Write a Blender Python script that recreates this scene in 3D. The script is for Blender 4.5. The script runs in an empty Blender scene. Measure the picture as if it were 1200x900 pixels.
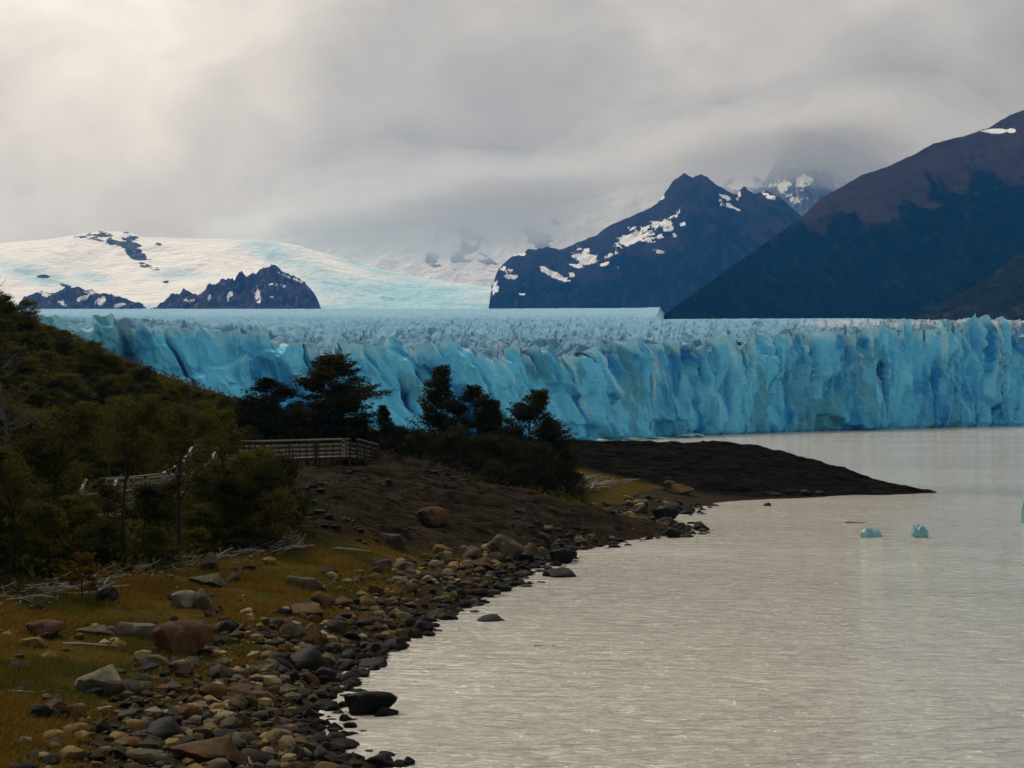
import bpy, math, random
import numpy as np
from mathutils import Vector, Matrix

sc = bpy.context.scene
col = sc.collection
rng = np.random.default_rng(7)
random.seed(7)

# ------------------------------------------------------------------ camera
FPX, CX, CY, CAMZ, HORIZ = 1900.0, 600.0, 450.0, 8.0, 478.0
TH = math.atan((HORIZ - CY) / FPX)
cam_d = bpy.data.cameras.new('camera')
cam_d.sensor_width = 36.0
cam_d.lens = FPX / 1200.0 * 36.0
cam_d.clip_start = 0.5
cam_d.clip_end = 40000.0
cam = bpy.data.objects.new('camera', cam_d)
col.objects.link(cam)
cam.location = (0, 0, CAMZ)
cam.rotation_euler = (math.radians(90) + TH, 0, 0)
sc.camera = cam

# ------------------------------------------------------------------ world, sun, exposure
SUN_AZ, SUN_EL = math.radians(-30), math.radians(48)     # azimuth from +Y, negative = towards -X
SUN_DIR = Vector((math.sin(SUN_AZ) * math.cos(SUN_EL), math.cos(SUN_AZ) * math.cos(SUN_EL), math.sin(SUN_EL)))
world = bpy.data.worlds.new('World')
sc.world = world
world.use_nodes = True


def P(px, py, D):
    v = (CY - py) / FPX
    dy = math.cos(TH) - v * math.sin(TH)
    dz = math.sin(TH) + v * math.cos(TH)
    return Vector(((px - CX) / FPX / dy * D, D, CAMZ + dz / dy * D))


class NT:
    """tiny node helper"""
    def __init__(s, tree):
        s.t = tree
        s.t.nodes.clear()

    def n(s, kind, ins=None, **kw):
        nd = s.t.nodes.new('ShaderNode' + kind)
        for k, v in kw.items():
            setattr(nd, k, v)
        for k, v in (ins or {}).items():
            sock = nd.inputs[k]
            if isinstance(v, bpy.types.NodeSocket):
                s.t.links.new(v, sock)
            elif isinstance(v, bpy.types.Node):
                s.t.links.new(v.outputs[0], sock)
            else:
                sock.default_value = v
        return nd

    def math(s, op, a, b=0.0, c=0.0, clamp=False):
        return s.n('Math', {0: a, 1: b, 2: c}, operation=op, use_clamp=clamp).outputs[0]

    def mix(s, f, a, b, mode='MIX'):
        nd = s.n('Mix', data_type='RGBA', blend_type=mode, clamp_factor=True)
        for i, v in ((0, f), (6, a), (7, b)):
            sock = nd.inputs[i]
            if isinstance(v, bpy.types.NodeSocket):
                s.t.links.new(v, sock)
            else:
                sock.default_value = v if not isinstance(v, tuple) or len(v) == 4 else (*v, 1)
        return nd.outputs[2]

    def noise(s, vec, scale, detail=4.0, rough=0.55, dist=0.0, col=False):
        nd = s.n('TexNoise', {'Scale': scale, 'Detail': detail, 'Roughness': rough, 'Distortion': dist})
        if vec is not None:
            s.t.links.new(vec, nd.inputs['Vector'])
        return nd.outputs[1 if col else 0]

    def mapping(s, vec, scale=(1, 1, 1), loc=(0, 0, 0), rot=(0, 0, 0)):
        return s.n('Mapping', {'Vector': vec, 'Location': loc, 'Rotation': rot, 'Scale': scale}).outputs[0]

    def step(s, v, lo, hi):
        nd = s.n('MapRange', {'Value': v, 'From Min': lo, 'From Max': hi}, interpolation_type='SMOOTHSTEP')
        return nd.outputs[0]

    def attr(s, name):
        return s.n('Attribute', attribute_name=name)

    def sep(s, colr):
        return s.n('SeparateColor', {0: colr}).outputs


w = NT(world.node_tree)
STR = 0.1
sky = w.n('TexSky', sky_type='NISHITA', sun_disc=False, sun_elevation=SUN_EL, sun_rotation=SUN_AZ % (2 * math.pi),
          altitude=200.0, dust_density=2.0)
tc = w.n('TexCoord').outputs['Generated']
# overcast: soft cloud masses by direction, brightest around the sun hidden behind them
nbig = w.noise(w.mapping(tc, (3.1, 3.1, 5.0), (1.7, 0.35, 0.4)), 1.0, 3.0, 0.5, 0.6)
nmid = w.noise(w.mapping(tc, (9, 9, 13), (0.3, 2.1, 5.0), (0, 0.5, 0)), 1.0, 5.0, 0.55, 0.8)
nfine = w.noise(w.mapping(tc, (26, 26, 40), (3.3, 0.1, 1.0), (0, 0.6, 0)), 1.0, 5.0, 0.6, 0.5)
dens = w.math('ADD', w.math('ADD', w.math('MULTIPLY', nbig, 0.55), w.math('MULTIPLY', nmid, 0.33)), w.math('MULTIPLY', nfine, 0.12))
sd = w.n('VectorMath', {0: w.n('VectorMath', {0: tc}, operation='NORMALIZE').outputs[0], 1: tuple(SUN_DIR)}, operation='DOT_PRODUCT').outputs['Value']
glow = w.math('POWER', w.math('MAXIMUM', sd, 0.0), 6.0)
# brightness of the cloud deck
lum = w.math('ADD', 2.95, w.math('MULTIPLY', glow, 13.0))
lum = w.math('MULTIPLY', lum, w.n('MapRange', {'Value': dens, 'From Min': 0.3, 'From Max': 0.7, 'To Min': 1.42, 'To Max': 0.66}).outputs[0])
nv = w.n('VectorMath', {0: tc}, operation='NORMALIZE').outputs[0]
wrp = w.n('VectorMath', {0: w.noise(w.mapping(tc, (7, 7, 9), (2.0, 5.0, 1.0)), 1.0, 5.0, 0.6, 0.0, True), 1: (0.5, 0.5, 0.5)}, operation='SUBTRACT').outputs[0]
nvw = w.n('VectorMath', {0: w.n('VectorMath', {0: nv, 1: w.n('VectorMath', {0: wrp, 'Scale': 0.16}, operation='SCALE').outputs[0]}, operation='ADD').outputs[0]}, operation='NORMALIZE').outputs[0]
def mass(px, py, lo, hi, amt):
    d = (P(px, py, 1.0) - Vector((0, 0, CAMZ))).normalized()
    q = w.n('VectorMath', {0: nvw, 1: tuple(d)}, operation='DOT_PRODUCT').outputs['Value']
    return w.math('SUBTRACT', 1.0, w.math('MULTIPLY', w.step(q, math.cos(math.radians(hi)), math.cos(math.radians(lo))), amt))
for a in [(590, 175, 1.0, 8.5, 0.28), (1010, 165, 0.5, 5.0, 0.20), (-700, 60, 4, 18, 0.25), (1900, 40, 4, 18, 0.22), (600, -700, 4, 16, 0.2)]:
    lum = w.math('MULTIPLY', lum, mass(*a))
tint = w.mix(w.step(lum, 2.4, 5.6), (0.995, 0.98, 0.97), (1.0, 0.945, 0.875))
cloud = w.n('VectorMath', {0: tint, 'Scale': lum}, operation='SCALE').outputs[0]
cover = w.n('MapRange', {'Value': dens, 'From Min': 0.2, 'From Max': 0.36, 'To Min': 0.9, 'To Max': 1.0}).outputs[0]
skycol = w.mix(cover, sky.outputs[0], cloud)
bg = w.n('Background', {'Color': skycol, 'Strength': STR})
w.n('OutputWorld', {'Surface': bg.outputs[0]})

sun_d = bpy.data.lights.new('sun', 'SUN')
sun_d.energy = 1.5
sun_d.angle = math.radians(14)
sun_d.color = (1.0, 0.94, 0.85)
sun = bpy.data.objects.new('sun', sun_d)
col.objects.link(sun)
sun.rotation_euler = (-SUN_DIR).to_track_quat('-Z', 'Y').to_euler()
sun.location = (-300, 600, 500)

sc.view_settings.view_transform = 'Standard'
sc.view_settings.look = 'None'
sc.view_settings.exposure = 0.3
sc.view_settings.gamma = 1.0
sc.view_settings.use_curve_mapping = False
cy = sc.cycles
cy.use_denoising = True
cy.max_bounces = 9
cy.diffuse_bounces = 3
cy.glossy_bounces = 3
cy.transmission_bounces = 3
cy.volume_bounces = 6
cy.transparent_max_bounces = 6
cy.caustics_reflective = False
cy.caustics_refractive = False


# ------------------------------------------------------------------ projection helpers (photo sizes -> metres)
def Zof(py, D):
    v = (CY - np.asarray(py, float)) / FPX
    return CAMZ + (math.sin(TH) + v * math.cos(TH)) / (math.cos(TH) - v * math.sin(TH)) * D


def Xof(px, D):
    return (np.asarray(px, float) - CX) / FPX * D


def Dwater(py, z=0.0):
    return (CAMZ - z) * FPX / (py - HORIZ)


def W(px, py, z=0.0):
    D = Dwater(py, z)
    return (Xof(px, D) * 1.0, D, z)


# ------------------------------------------------------------------ numpy noise
_T = np.random.default_rng(3).random((256, 256)).astype(np.float64)


def vn2(x, y, s=0):
    x = np.asarray(x, float) + s * 17.31
    y = np.asarray(y, float) + s * 9.77
    xi = np.floor(x).astype(int); yi = np.floor(y).astype(int)
    fx = x - xi; fy = y - yi
    fx = fx * fx * fx * (fx * (fx * 6 - 15) + 10); fy = fy * fy * fy * (fy * (fy * 6 - 15) + 10)
    x0 = xi & 255; x1 = (xi + 1) & 255; y0 = yi & 255; y1 = (yi + 1) & 255
    a = _T[x0, y0]; b = _T[x1, y0]; c = _T[x0, y1]; d = _T[x1, y1]
    return (a * (1 - fx) + b * fx) * (1 - fy) + (c * (1 - fx) + d * fx) * fy


def fbm(x, y, o=4, s=0, g=0.5):
    t = 0; a = 1; n = 0
    for i in range(o):
        t = t + a * vn2(x * 2 ** i, y * 2 ** i, s + i * 3); n += a; a *= g
    return t / n


def ridged(x, y, o=4, s=0, g=0.5):
    t = 0; a = 1; n = 0
    for i in range(o):
        t = t + a * (1 - np.abs(2 * vn2(x * 2 ** i, y * 2 ** i, s + i * 3) - 1)); n += a; a *= g
    return t / n


_T3 = np.random.default_rng(5).random((64, 64, 64))


def vn3(p, s=0):
    p = np.asarray(p, float) + s * 7.13
    i = np.floor(p).astype(int); f = p - i; f = f * f * (3 - 2 * f)
    r = 0
    for dx in (0, 1):
        for dy in (0, 1):
            for dz in (0, 1):
                wgt = (f[:, 0] if dx else 1 - f[:, 0]) * (f[:, 1] if dy else 1 - f[:, 1]) * (f[:, 2] if dz else 1 - f[:, 2])
                r = r + wgt * _T3[(i[:, 0] + dx) & 63, (i[:, 1] + dy) & 63, (i[:, 2] + dz) & 63]
    return r


def voro(x, y, s=0, jit=0.9):
    """F1, F2, three random numbers of the nearest cell, offset to its seed"""
    x = np.asarray(x, float) + s * 13.7; y = np.asarray(y, float) + s * 5.3
    xi = np.floor(x).astype(int); yi = np.floor(y).astype(int)
    f1 = np.full(x.shape, 9.0); f2 = f1.copy()
    r1 = np.zeros(x.shape); r2 = r1.copy(); r3 = r1.copy(); ox = r1.copy(); oy = r1.copy()
    for dx in (-1, 0, 1):
        for dy in (-1, 0, 1):
            a = (xi + dx) & 255; b = (yi + dy) & 255
            qx = xi + dx + 0.5 + jit * (_T[a, b] - 0.5) - x
            qy = yi + dy + 0.5 + jit * (_T[b, (a + 91) & 255] - 0.5) - y
            d = np.hypot(qx, qy)
            m = d < f1
            f2 = np.where(m, f1, np.minimum(f2, d))
            f1 = np.where(m, d, f1)
            r1 = np.where(m, _T[(a + 37) & 255, b], r1); r2 = np.where(m, _T[a, (b + 53) & 255], r2)
            r3 = np.where(m, _T[(a + 71) & 255, (b + 19) & 255], r3)
            ox = np.where(m, qx, ox); oy = np.where(m, qy, oy)
    return f1, f2, r1, r2, r3, ox, oy


def sstep(a, b, x):
    t = np.clip((np.asarray(x, float) - a) / (b - a), 0, 1)
    return t * t * (3 - 2 * t)


# ------------------------------------------------------------------ mesh helpers
def mk_mesh(name, V, F, smooth=True, attrs=None):
    V = np.asarray(V, np.float32); F = np.asarray(F, np.int32)
    me = bpy.data.meshes.new(name)
    k = F.shape[1]
    me.vertices.add(len(V)); me.vertices.foreach_set('co', V.ravel())
    me.loops.add(F.size); me.loops.foreach_set('vertex_index', F.ravel())
    me.polygons.add(len(F)); me.polygons.foreach_set('loop_start', np.arange(0, F.size, k, dtype=np.int32))
    me.update(calc_edges=True)
    me.polygons.foreach_set('use_smooth', np.full(len(F), bool(smooth)))
    for an, A in (attrs or {}).items():
        A = np.asarray(A, np.float32)
        if A.ndim == 1:
            A = np.stack([A, A, A], 1)
        A4 = np.ones((len(V), 4), np.float32); A4[:, :A.shape[1]] = A
        ca = me.color_attributes.new(an, 'FLOAT_COLOR', 'POINT')
        ca.data.foreach_set('color', A4.ravel())
    me.validate()
    return me


def grid_faces(nr, nc):
    i = np.arange(nr - 1)[:, None] * nc + np.arange(nc - 1)[None, :]
    i = i.ravel()
    return np.stack([i, i + 1, i + nc + 1, i + nc], 1)


def link(name, me, mat=None, parent=None, loc=(0, 0, 0), rot=(0, 0, 0), scale=(1, 1, 1)):
    o = bpy.data.objects.new(name, me)
    col.objects.link(o)
    if mat is not None and me is not None and not me.materials:
        me.materials.append(mat)
    if parent is not None:
        o.parent = parent
    o.location = loc; o.rotation_euler = rot; o.scale = scale
    return o


def tag(o, label=None, cat=None, group=None, kind=None):
    if label: o['label'] = label
    if cat: o['category'] = cat
    if group: o['group'] = group
    if kind: o['kind'] = kind
    return o


def box_arrays(c, ax, ay, az, hx, hy, hz):
    c, ax, ay, az = (np.array(v, float) for v in (c, ax, ay, az))
    V = [c + sx * hx * ax + sy * hy * ay + sz * hz * az for sx in (-1, 1) for sy in (-1, 1) for sz in (-1, 1)]
    F = [(0, 1, 3, 2), (4, 6, 7, 5), (0, 4, 5, 1), (2, 3, 7, 6), (0, 2, 6, 4), (1, 5, 7, 3)]
    return V, F


def tube(pts, rad, n=6):
    """tapered tube along points; numpy verts, quad faces (closed by collapsing the ends)"""
    pts = np.asarray(pts, float); rad = np.asarray(rad, float)
    tan = np.gradient(pts, axis=0); tan /= np.linalg.norm(tan, axis=1)[:, None] + 1e-9
    ref = np.array([0.31, 0.87, 0.39])
    u = np.cross(tan, ref); u /= np.linalg.norm(u, axis=1)[:, None] + 1e-9
    v = np.cross(tan, u)
    a = np.linspace(0, 2 * np.pi, n, endpoint=False)
    V = pts[:, None, :] + rad[:, None, None] * (np.cos(a)[None, :, None] * u[:, None, :] + np.sin(a)[None, :, None] * v[:, None, :])
    m = len(pts)
    F = []
    for i in range(m - 1):
        for j in range(n):
            F.append((i * n + j, i * n + (j + 1) % n, (i + 1) * n + (j + 1) % n, (i + 1) * n + j))
    V = V.reshape(-1, 3)
    for e in (0, m - 1):                       # end caps as thin quads
        ring = [e * n + j for j in range(n)]
        c = len(V); V = np.vstack([V, pts[e][None]])
        for j in range(0, n, 2):
            q = (ring[j], ring[(j + 1) % n], ring[(j + 2) % n], c)
            F.append(q if e else q[::-1])
    return V, np.array(F)


class Acc:
    def __init__(s): s.V = []; s.F = []; s.A = []; s.n = 0
    def add(s, V, F, a=None):
        V = np.asarray(V, float); F = np.asarray(F, int)
        s.V.append(V); s.F.append(F + s.n); s.n += len(V)
        if a is not None: s.A.append(np.tile(np.asarray(a, float), (len(V), 1)) if np.ndim(a) == 1 else a)
    def mesh(s, name, smooth=True):
        return mk_mesh(name, np.vstack(s.V), np.vstack(s.F), smooth, {'tint': np.vstack(s.A)} if s.A else None)


# ------------------------------------------------------------------ materials
def mat(name, build):
    m = bpy.data.materials.new(name)
    m.use_nodes = True
    t = NT(m.node_tree)
    build(t)
    return m


def out(t, **ins):
    b = t.n('BsdfPrincipled', {k.replace('_', ' '): v for k, v in ins.items()})
    t.n('OutputMaterial', {'Surface': b.outputs[0]})
    return b


def objco(t): return t.n('TexCoord').outputs['Object']
def wpos(t): return t.n('NewGeometry').outputs['Position']


# ================================================================== SETTING
# ---- shore terrain: thin-plate surface through surveyed points
CP = []
def cp_px(px, py, D=None, z=None):
    if D is None:
        D = Dwater(py, z); CP.append((float(Xof(px, D)), D, z))
    else:
        CP.append((float(Xof(px, D)), D, float(Zof(py, D))))
SHORE_PX = [(440, 905), (385, 870), (372, 835), (388, 800), (430, 775), (470, 752), (488, 735), (520, 718), (560, 700), (598, 682),
            (632, 663), (676, 645), (735, 633), (800, 626.5)]
for p in SHORE_PX: cp_px(*p, z=0.0)
for p in [(800, 600), (850, 588), (950, 583), (1030, 579.5), (1092, 576.5)]: cp_px(*p, z=0.0)
for p in [(770, 612)]: cp_px(*p, z=0.12)
# lake bed
for p in [(520, 900), (480, 840), (500, 790), (560, 750), (640, 710), (720, 670), (800, 645), (870, 612), (900, 596), (1000, 590), (1130, 585), (1160, 572)]:
    cp_px(*p, z=-0.55)
for p in [(900, 880), (900, 750), (1100, 690), (1100, 620), (1200, 590)]: cp_px(*p, z=-2.0)
# beach
for px, py, z in [(0, 895, 1.0), (0, 800, 1.35), (0, 715, 1.75), (200, 750, 1.0), (200, 850, .7), (200, 668, 1.8), (350, 638, 2.0), (350, 700, 1.15),
                  (100, 690, 1.75), (450, 640, 1.25), (330, 790, .42), (330, 860, .2), (560, 645, .75), (480, 612, 1.75), (420, 720, .7), (480, 690, .55), (-200, 800, 1.8), (-200, 700, 2.4)]:
    cp_px(px, py, z=z)
# brown bank under the boardwalk
for a in [(360, 612, 76), (400, 548, 103), (440, 536, 106), (500, 553, 105), (560, 571, 104), (640, 590, 103), (720, 611, 102.5), (450, 590, 89), (400, 600, 80), (560, 602, 93),
          (640, 618, 95), (300, 548, 103), (500, 536, 122), (560, 548, 122), (640, 553, 125), (440, 512, 130)]:
    cp_px(*a[:2], D=a[2])
# beach behind the bank and the dark spit
for a in [(690, 569, 130), (760, 577, 137), (730, 600, 119), (690, 585, 120)]: cp_px(*a[:2], D=a[2])
for a in [(600, 521, 165), (680, 519.5, 165), (780, 521, 167), (830, 521, 168), (870, 523, 168), (915, 531, 166), (960, 544, 163), (1000, 555, 160), (1040, 565, 157.5), (1070, 572.5, 155),
          (700, 545, 152), (800, 548, 154), (870, 552, 154), (940, 563, 154.5), (1000, 570, 154.5)]: cp_px(*a[:2], D=a[2])
for X, Y, z in [(0, 200, 0.6), (15, 192, 0), (30, 182, 0), (40, 165, -1.0), (30, 195, -1.5), (-20, 215, 2.5), (-20, 245, -1), (10, 225, -2), (60, 190, -3), (60, 120, -3), (60, 60, -3), (40, 30, -3)]:
    CP.append((X, Y, z))
# wooded hill
for a in [(0, 372, 140), (110, 434, 140), (200, 471, 140), (290, 508, 138), (350, 520, 135), (0, 500, 95), (100, 521, 95), (200, 541, 96), (0, 600, 68), (100, 612, 71), (200, 622, 74), (300, 603, 84),
          (0, 446, 118), (110, 482, 118), (200, 508, 118), (280, 524, 116), (-300, 250, 140), (-300, 450, 95), (-300, 590, 62)]:
    cp_px(*a[:2], D=a[2])
for X, Y, z in [(-60, 200, 12), (-30, 195, 6.5), (-110, 200, 24), (-60, 250, 3), (-110, 260, 8), (-160, 140, 34), (-160, 60, 20), (-160, 260, 20), (-60, 275, -3), (-160, 300, 0), (-100, 300, -4), (0, 275, -4),
                (-80, 30, 7), (-40, 25, 3.2), (-20, 22, 1.9), (-10, 24, 1.2), (-3, 24, 0), (-1, 14, 0.6), (6, 10, 0), (0, 2, 5.4), (-10, 8, 3.6), (-25, 0, 6), (15, -5, 1.5), (20, 8, -1.5), (15, 30, -2), (-60, -30, 12), (0, -40, 9), (40, -40, 4), (80, -40, -2), (-160, -40, 20)]:
    CP.append((X, Y, z))
CPA = np.array(CP)


def tps_fit(pts, lam=0.6):
    n = len(pts); xy = pts[:, :2]
    d = np.linalg.norm(xy[:, None] - xy[None], axis=2)
    K = np.where(d > 0, d * d * np.log(d + 1e-9), 0) + lam * np.eye(n)
    Pm = np.hstack([np.ones((n, 1)), xy])
    A = np.zeros((n + 3, n + 3)); A[:n, :n] = K; A[:n, n:] = Pm; A[n:, :n] = Pm.T
    return np.linalg.solve(A, np.concatenate([pts[:, 2], np.zeros(3)]))


TW = tps_fit(CPA)


def tps_eval(x, y):
    sh = x.shape; x = x.ravel(); y = y.ravel(); r = np.zeros(len(x))
    for i in range(len(CPA)):
        d2 = (x - CPA[i, 0]) ** 2 + (y - CPA[i, 1]) ** 2
        r += TW[i] * 0.5 * d2 * np.log(d2 + 1e-12)
    r += TW[-3] + TW[-2] * x + TW[-1] * y
    return r.reshape(sh)


def axis(segs):
    a = []
    for lo, hi, st in segs:
        a.append(np.arange(lo, hi, st))
    return np.concatenate(a + [[segs[-1][1]]])


TX = axis([(-160, -60, 4), (-60, -48, 1.0), (-48, 44, 0.4), (44, 60, 1.0), (60, 90, 6)])
TY = axis([(-45, 14, 3), (14, 24, 0.8), (24, 170, 0.4), (170, 200, 0.8), (200, 300, 4)])
GX, GY = np.meshgrid(TX, TY)
GZ0 = tps_eval(GX, GY)
GZ0 = np.clip(GZ0, -3.2, 60)


def inpx(x, y, z):
    """photo column/row of a world point (used once, to survey zones)"""
    dz = z - CAMZ
    fwd = y * math.cos(TH) + dz * math.sin(TH)
    up = -y * math.sin(TH) + dz * math.cos(TH)
    return CX + FPX * x / np.maximum(fwd, 1), CY - FPX * up / np.maximum(fwd, 1)


# zones on the land, as maps over X, Y
def seg_mask(x, y, cx, cy, rx, ry, ang=0.0, soft=0.35):
    c, s = math.cos(ang), math.sin(ang)
    u = ((x - cx) * c + (y - cy) * s) / rx; v = (-(x - cx) * s + (y - cy) * c) / ry
    return 1 - sstep(1 - soft, 1 + soft, np.hypot(u, v))


def poly_mask(x, y, poly, soft):
    """signed-distance soft mask of a polygon"""
    poly = np.asarray(poly, float); n = len(poly)
    inside = np.zeros(x.shape, bool); dm = np.full(x.shape, 1e9)
    for i in range(n):
        x1, y1 = poly[i]; x2, y2 = poly[(i + 1) % n]
        cond = ((y1 > y) != (y2 > y)) & (x < (x2 - x1) * (y - y1) / (y2 - y1 + 1e-12) + x1)
        inside ^= cond
        dx, dy = x2 - x1, y2 - y1
        t = np.clip(((x - x1) * dx + (y - y1) * dy) / (dx * dx + dy * dy + 1e-9), 0, 1)
        dm = np.minimum(dm, np.hypot(x - x1 - t * dx, y - y1 - t * dy))
    sd = np.where(inside, dm, -dm)
    return sstep(-soft, soft, sd)


def XY(px, py, D): return (float(Xof(px, D)), D)
BANK = [XY(345, 0, 71), XY(420, 0, 76), XY(560, 0, 84), XY(640, 0, 90), XY(790, 0, 103), XY(720, 0, 104), XY(560, 0, 108), XY(440, 0, 112), XY(330, 0, 106)]
SPIT = [(6, 147), (18, 141), (39, 151), (41, 155), (30, 190), (-14, 190), (-14, 150)]
wob = (fbm(GX * 0.25, GY * 0.25, 4, 11) - 0.5) * 5
Zbank = poly_mask(GX + wob, GY + wob, BANK, 2.0)
Zspit = poly_mask(GX + wob * 0.3, GY, SPIT, 1.5)
FOREST = [XY(-400, 0, 60), XY(0, 0, 54), XY(60, 0, 56), XY(140, 0, 60), XY(215, 0, 64), XY(300, 0, 70), XY(350, 0, 74), XY(335, 0, 84), XY(330, 0, 106), XY(440, 0, 112), XY(560, 0, 108), XY(660, 0, 108), XY(700, 0, 130), XY(640, 0, 150), XY(600, 0, 210), (-170, 300), (-170, 60)]
Zfor = poly_mask(GX + wob * 0.3, GY + wob * 0.3, FOREST, 1.2) * (1 - Zbank)
gr = sstep(0.55, 1.0, GZ0 + (fbm(GX * 0.3, GY * 0.3, 4, 21) - 0.5) * 1.1)
Zgrass = np.clip(gr * (1 - Zbank) * (1 - Zspit) * (1 - Zfor), 0, 1)
# relief on top of the survey
rel = (fbm(GX * 0.8, GY * 0.8, 4, 2) - 0.5) * 0.16
strata = ridged(GX * 0.16 + GY * 0.05, GY * 0.55 - GX * 0.22, 5, 31, 0.55)
blk = voro(GX * 0.22 + wob * 0.1, GY * 0.5 - GX * 0.12 + wob * 0.1, 5)
rel = rel + Zbank * ((strata - 0.55) * 1.1 + (blk[2] - 0.5) * 0.5 + (ridged(GX * 0.7 + GY * 0.3, GY * 1.2, 3, 8) - 0.55) * 0.45)
rel = rel + Zspit * ((ridged(GX * 0.12, GY * 0.35, 5, 44) - 0.55) * 0.9 + (ridged(GX * 0.6, GY * 0.9, 3, 9) - 0.55) * 0.4)
rel = rel + Zfor * (fbm(GX * 0.3, GY * 0.3, 4, 12) - 0.5) * 0.8
GZ = GZ0 + rel * sstep(-0.6, 0.5, GZ0 + 0.1) + 0.0
TERR = mk_mesh('shore_ground', np.stack([GX.ravel(), GY.ravel(), GZ.ravel()], 1), grid_faces(len(TY), len(TX)), True,
               {'zone': np.stack([Zbank.ravel(), Zgrass.ravel(), np.maximum(Zfor, 0).ravel()], 1), 'rock': Zspit.ravel()})


def ground(x, y, base=False):
    x = np.asarray(x, float); y = np.asarray(y, float)
    i = np.clip(np.searchsorted(TX, x) - 1, 0, len(TX) - 2); j = np.clip(np.searchsorted(TY, y) - 1, 0, len(TY) - 2)
    fx = np.clip((x - TX[i]) / (TX[i + 1] - TX[i]), 0, 1); fy = np.clip((y - TY[j]) / (TY[j + 1] - TY[j]), 0, 1)
    Z = GZ
    return (Z[j, i] * (1 - fx) + Z[j, i + 1] * fx) * (1 - fy) + (Z[j + 1, i] * (1 - fx) + Z[j + 1, i + 1] * fx) * fy


def zone(M, x, y):
    i = np.clip(np.searchsorted(TX, x) - 1, 0, len(TX) - 2); j = np.clip(np.searchsorted(TY, y) - 1, 0, len(TY) - 2)
    return M[j, i]


def m_terrain(t):
    p = wpos(t)
    z = t.sep(t.attr('zone').outputs['Color'])
    rk = t.attr('rock').outputs['Fac']
    n1 = t.noise(p, 0.9, 6, 0.6); n2 = t.noise(p, 6.0, 5, 0.65); n3 = t.noise(p, 0.22, 4, 0.6)
    gravel = t.mix(n2, (0.01, 0.0085, 0.006), (0.045, 0.036, 0.022))
    vor = t.n('TexVoronoi', {'Vector': p, 'Scale': 7.0}).outputs['Color']
    gravel = t.mix(0.35, gravel, t.mix(t.sep(vor)[0], (0.01, 0.009, 0.007), (0.08, 0.06, 0.033)))
    grass = t.mix(t.step(n1, 0.35, 0.65), (0.091, 0.0546, 0.0117), (0.0585, 0.0468, 0.0091))
    grass = t.mix(t.step(n3, 0.48, 0.68), grass, (0.0468, 0.0442, 0.0091))
    grass = t.mix(t.math('MULTIPLY', t.step(n2, 0.4, 0.7), 0.6), grass, (0.016, 0.011, 0.004))
    nst = t.noise(t.mapping(p, (0.5, 2.0, 2.2), (0, 0, 0), (0, 0, 0.45)), 0.9, 6, 0.68, 0.7)
    earth = t.mix(t.step(nst, 0.32, 0.68), (0.008, 0.0062, 0.004), (0.05, 0.038, 0.024))
    earth = t.mix(t.step(n3, 0.56, 0.68), earth, (0.02, 0.021, 0.006))
    earth = t.mix(t.math('MULTIPLY', t.step(n2, 0.6, 0.75), 0.5), earth, (0.05, 0.038, 0.028))
    forest = t.mix(n1, (0.008, 0.008, 0.003), (0.025, 0.02, 0.008))
    nsp = t.noise(t.mapping(p, (0.5, 1.2, 3.0)), 0.9, 8, 0.72, 0.8)
    rock = t.mix(t.step(nsp, 0.35, 0.7), (0.002, 0.0016, 0.001), (0.026, 0.02, 0.012))
    c = t.mix(t.step(t.math('ADD', z[1], t.math('MULTIPLY', t.math('SUBTRACT', n2, 0.5), 0.8)), 0.3, 0.7), gravel, grass)
    c = t.mix(z[2], c, forest)
    c = t.mix(z[0], c, earth)
    c = t.mix(rk, c, rock)
    bump = t.n('Bump', {'Strength': 1.0, 'Distance': 0.22, 'Height': t.math('ADD', t.math('ADD', t.math('MULTIPLY', n2, 0.6), n1), t.math('ADD', t.math('MULTIPLY', nst, t.math('MULTIPLY', z[0], 2.0)), t.math('MULTIPLY', nsp, t.math('MULTIPLY', rk, 2.5))))})
    out(t, Base_Color=c, Roughness=1.0, Normal=bump.outputs[0], Specular_IOR_Level=0.0)
M_TERR = mat('shore_earth', m_terrain)
tag(link('shore_ground', TERR, M_TERR), kind='structure')

# ---- lake
def m_water(t):
    p = wpos(t)
    a = t.noise(t.mapping(p, (0.4, 1.5, 1), (0, 0, 0), (0, 0, 0.12)), 1.0, 3, 0.55, 0.5)
    b = t.noise(t.mapping(p, (0.055, 0.09, 1), (0, 0, 0), (0, 0, -0.2)), 1.0, 3, 0.5)
    c2 = t.noise(t.mapping(p, (0.012, 0.03, 1), (4, 1, 0)), 1.0, 4, 0.55)
    amp = t.n('MapRange', {'Value': c2, 'From Min': 0.35, 'From Max': 0.65, 'To Min': 0.55, 'To Max': 1.25}).outputs[0]
    a2 = t.noise(t.mapping(p, (1.3, 4.4, 1), (3, 7, 0), (0, 0, -0.1)), 1.0, 4, 0.6, 0.3)
    h = t.math('ADD', t.math('MULTIPLY', t.math('ADD', a, t.math('MULTIPLY', a2, 0.42)), amp), t.math('MULTIPLY', b, 1.2))
    bump = t.n('Bump', {'Strength': 1.0, 'Distance': 0.95, 'Height': h})
    cc = t.mix(t.step(c2, 0.45, 0.7), (0.56, 0.525, 0.44), (0.53, 0.525, 0.42))
    out(t, Base_Color=cc, Roughness=0.08, IOR=1.55, Normal=bump.outputs[0], Specular_IOR_Level=0.5)
M_WATER = mat('lake_water', m_water)
wx = np.array([-3500, -600, -60, 0, 60, 200, 600, 3500.]); wy = np.array([-600, -40, 20, 100, 200, 400, 800, 1600.])
wgx, wgy = np.meshgrid(wx, wy)
tag(link('lake_water', mk_mesh('lake_water', np.stack([wgx.ravel(), wgy.ravel(), 0 * wgx.ravel()], 1), grid_faces(8, 8)), M_WATER), kind='structure')


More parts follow.
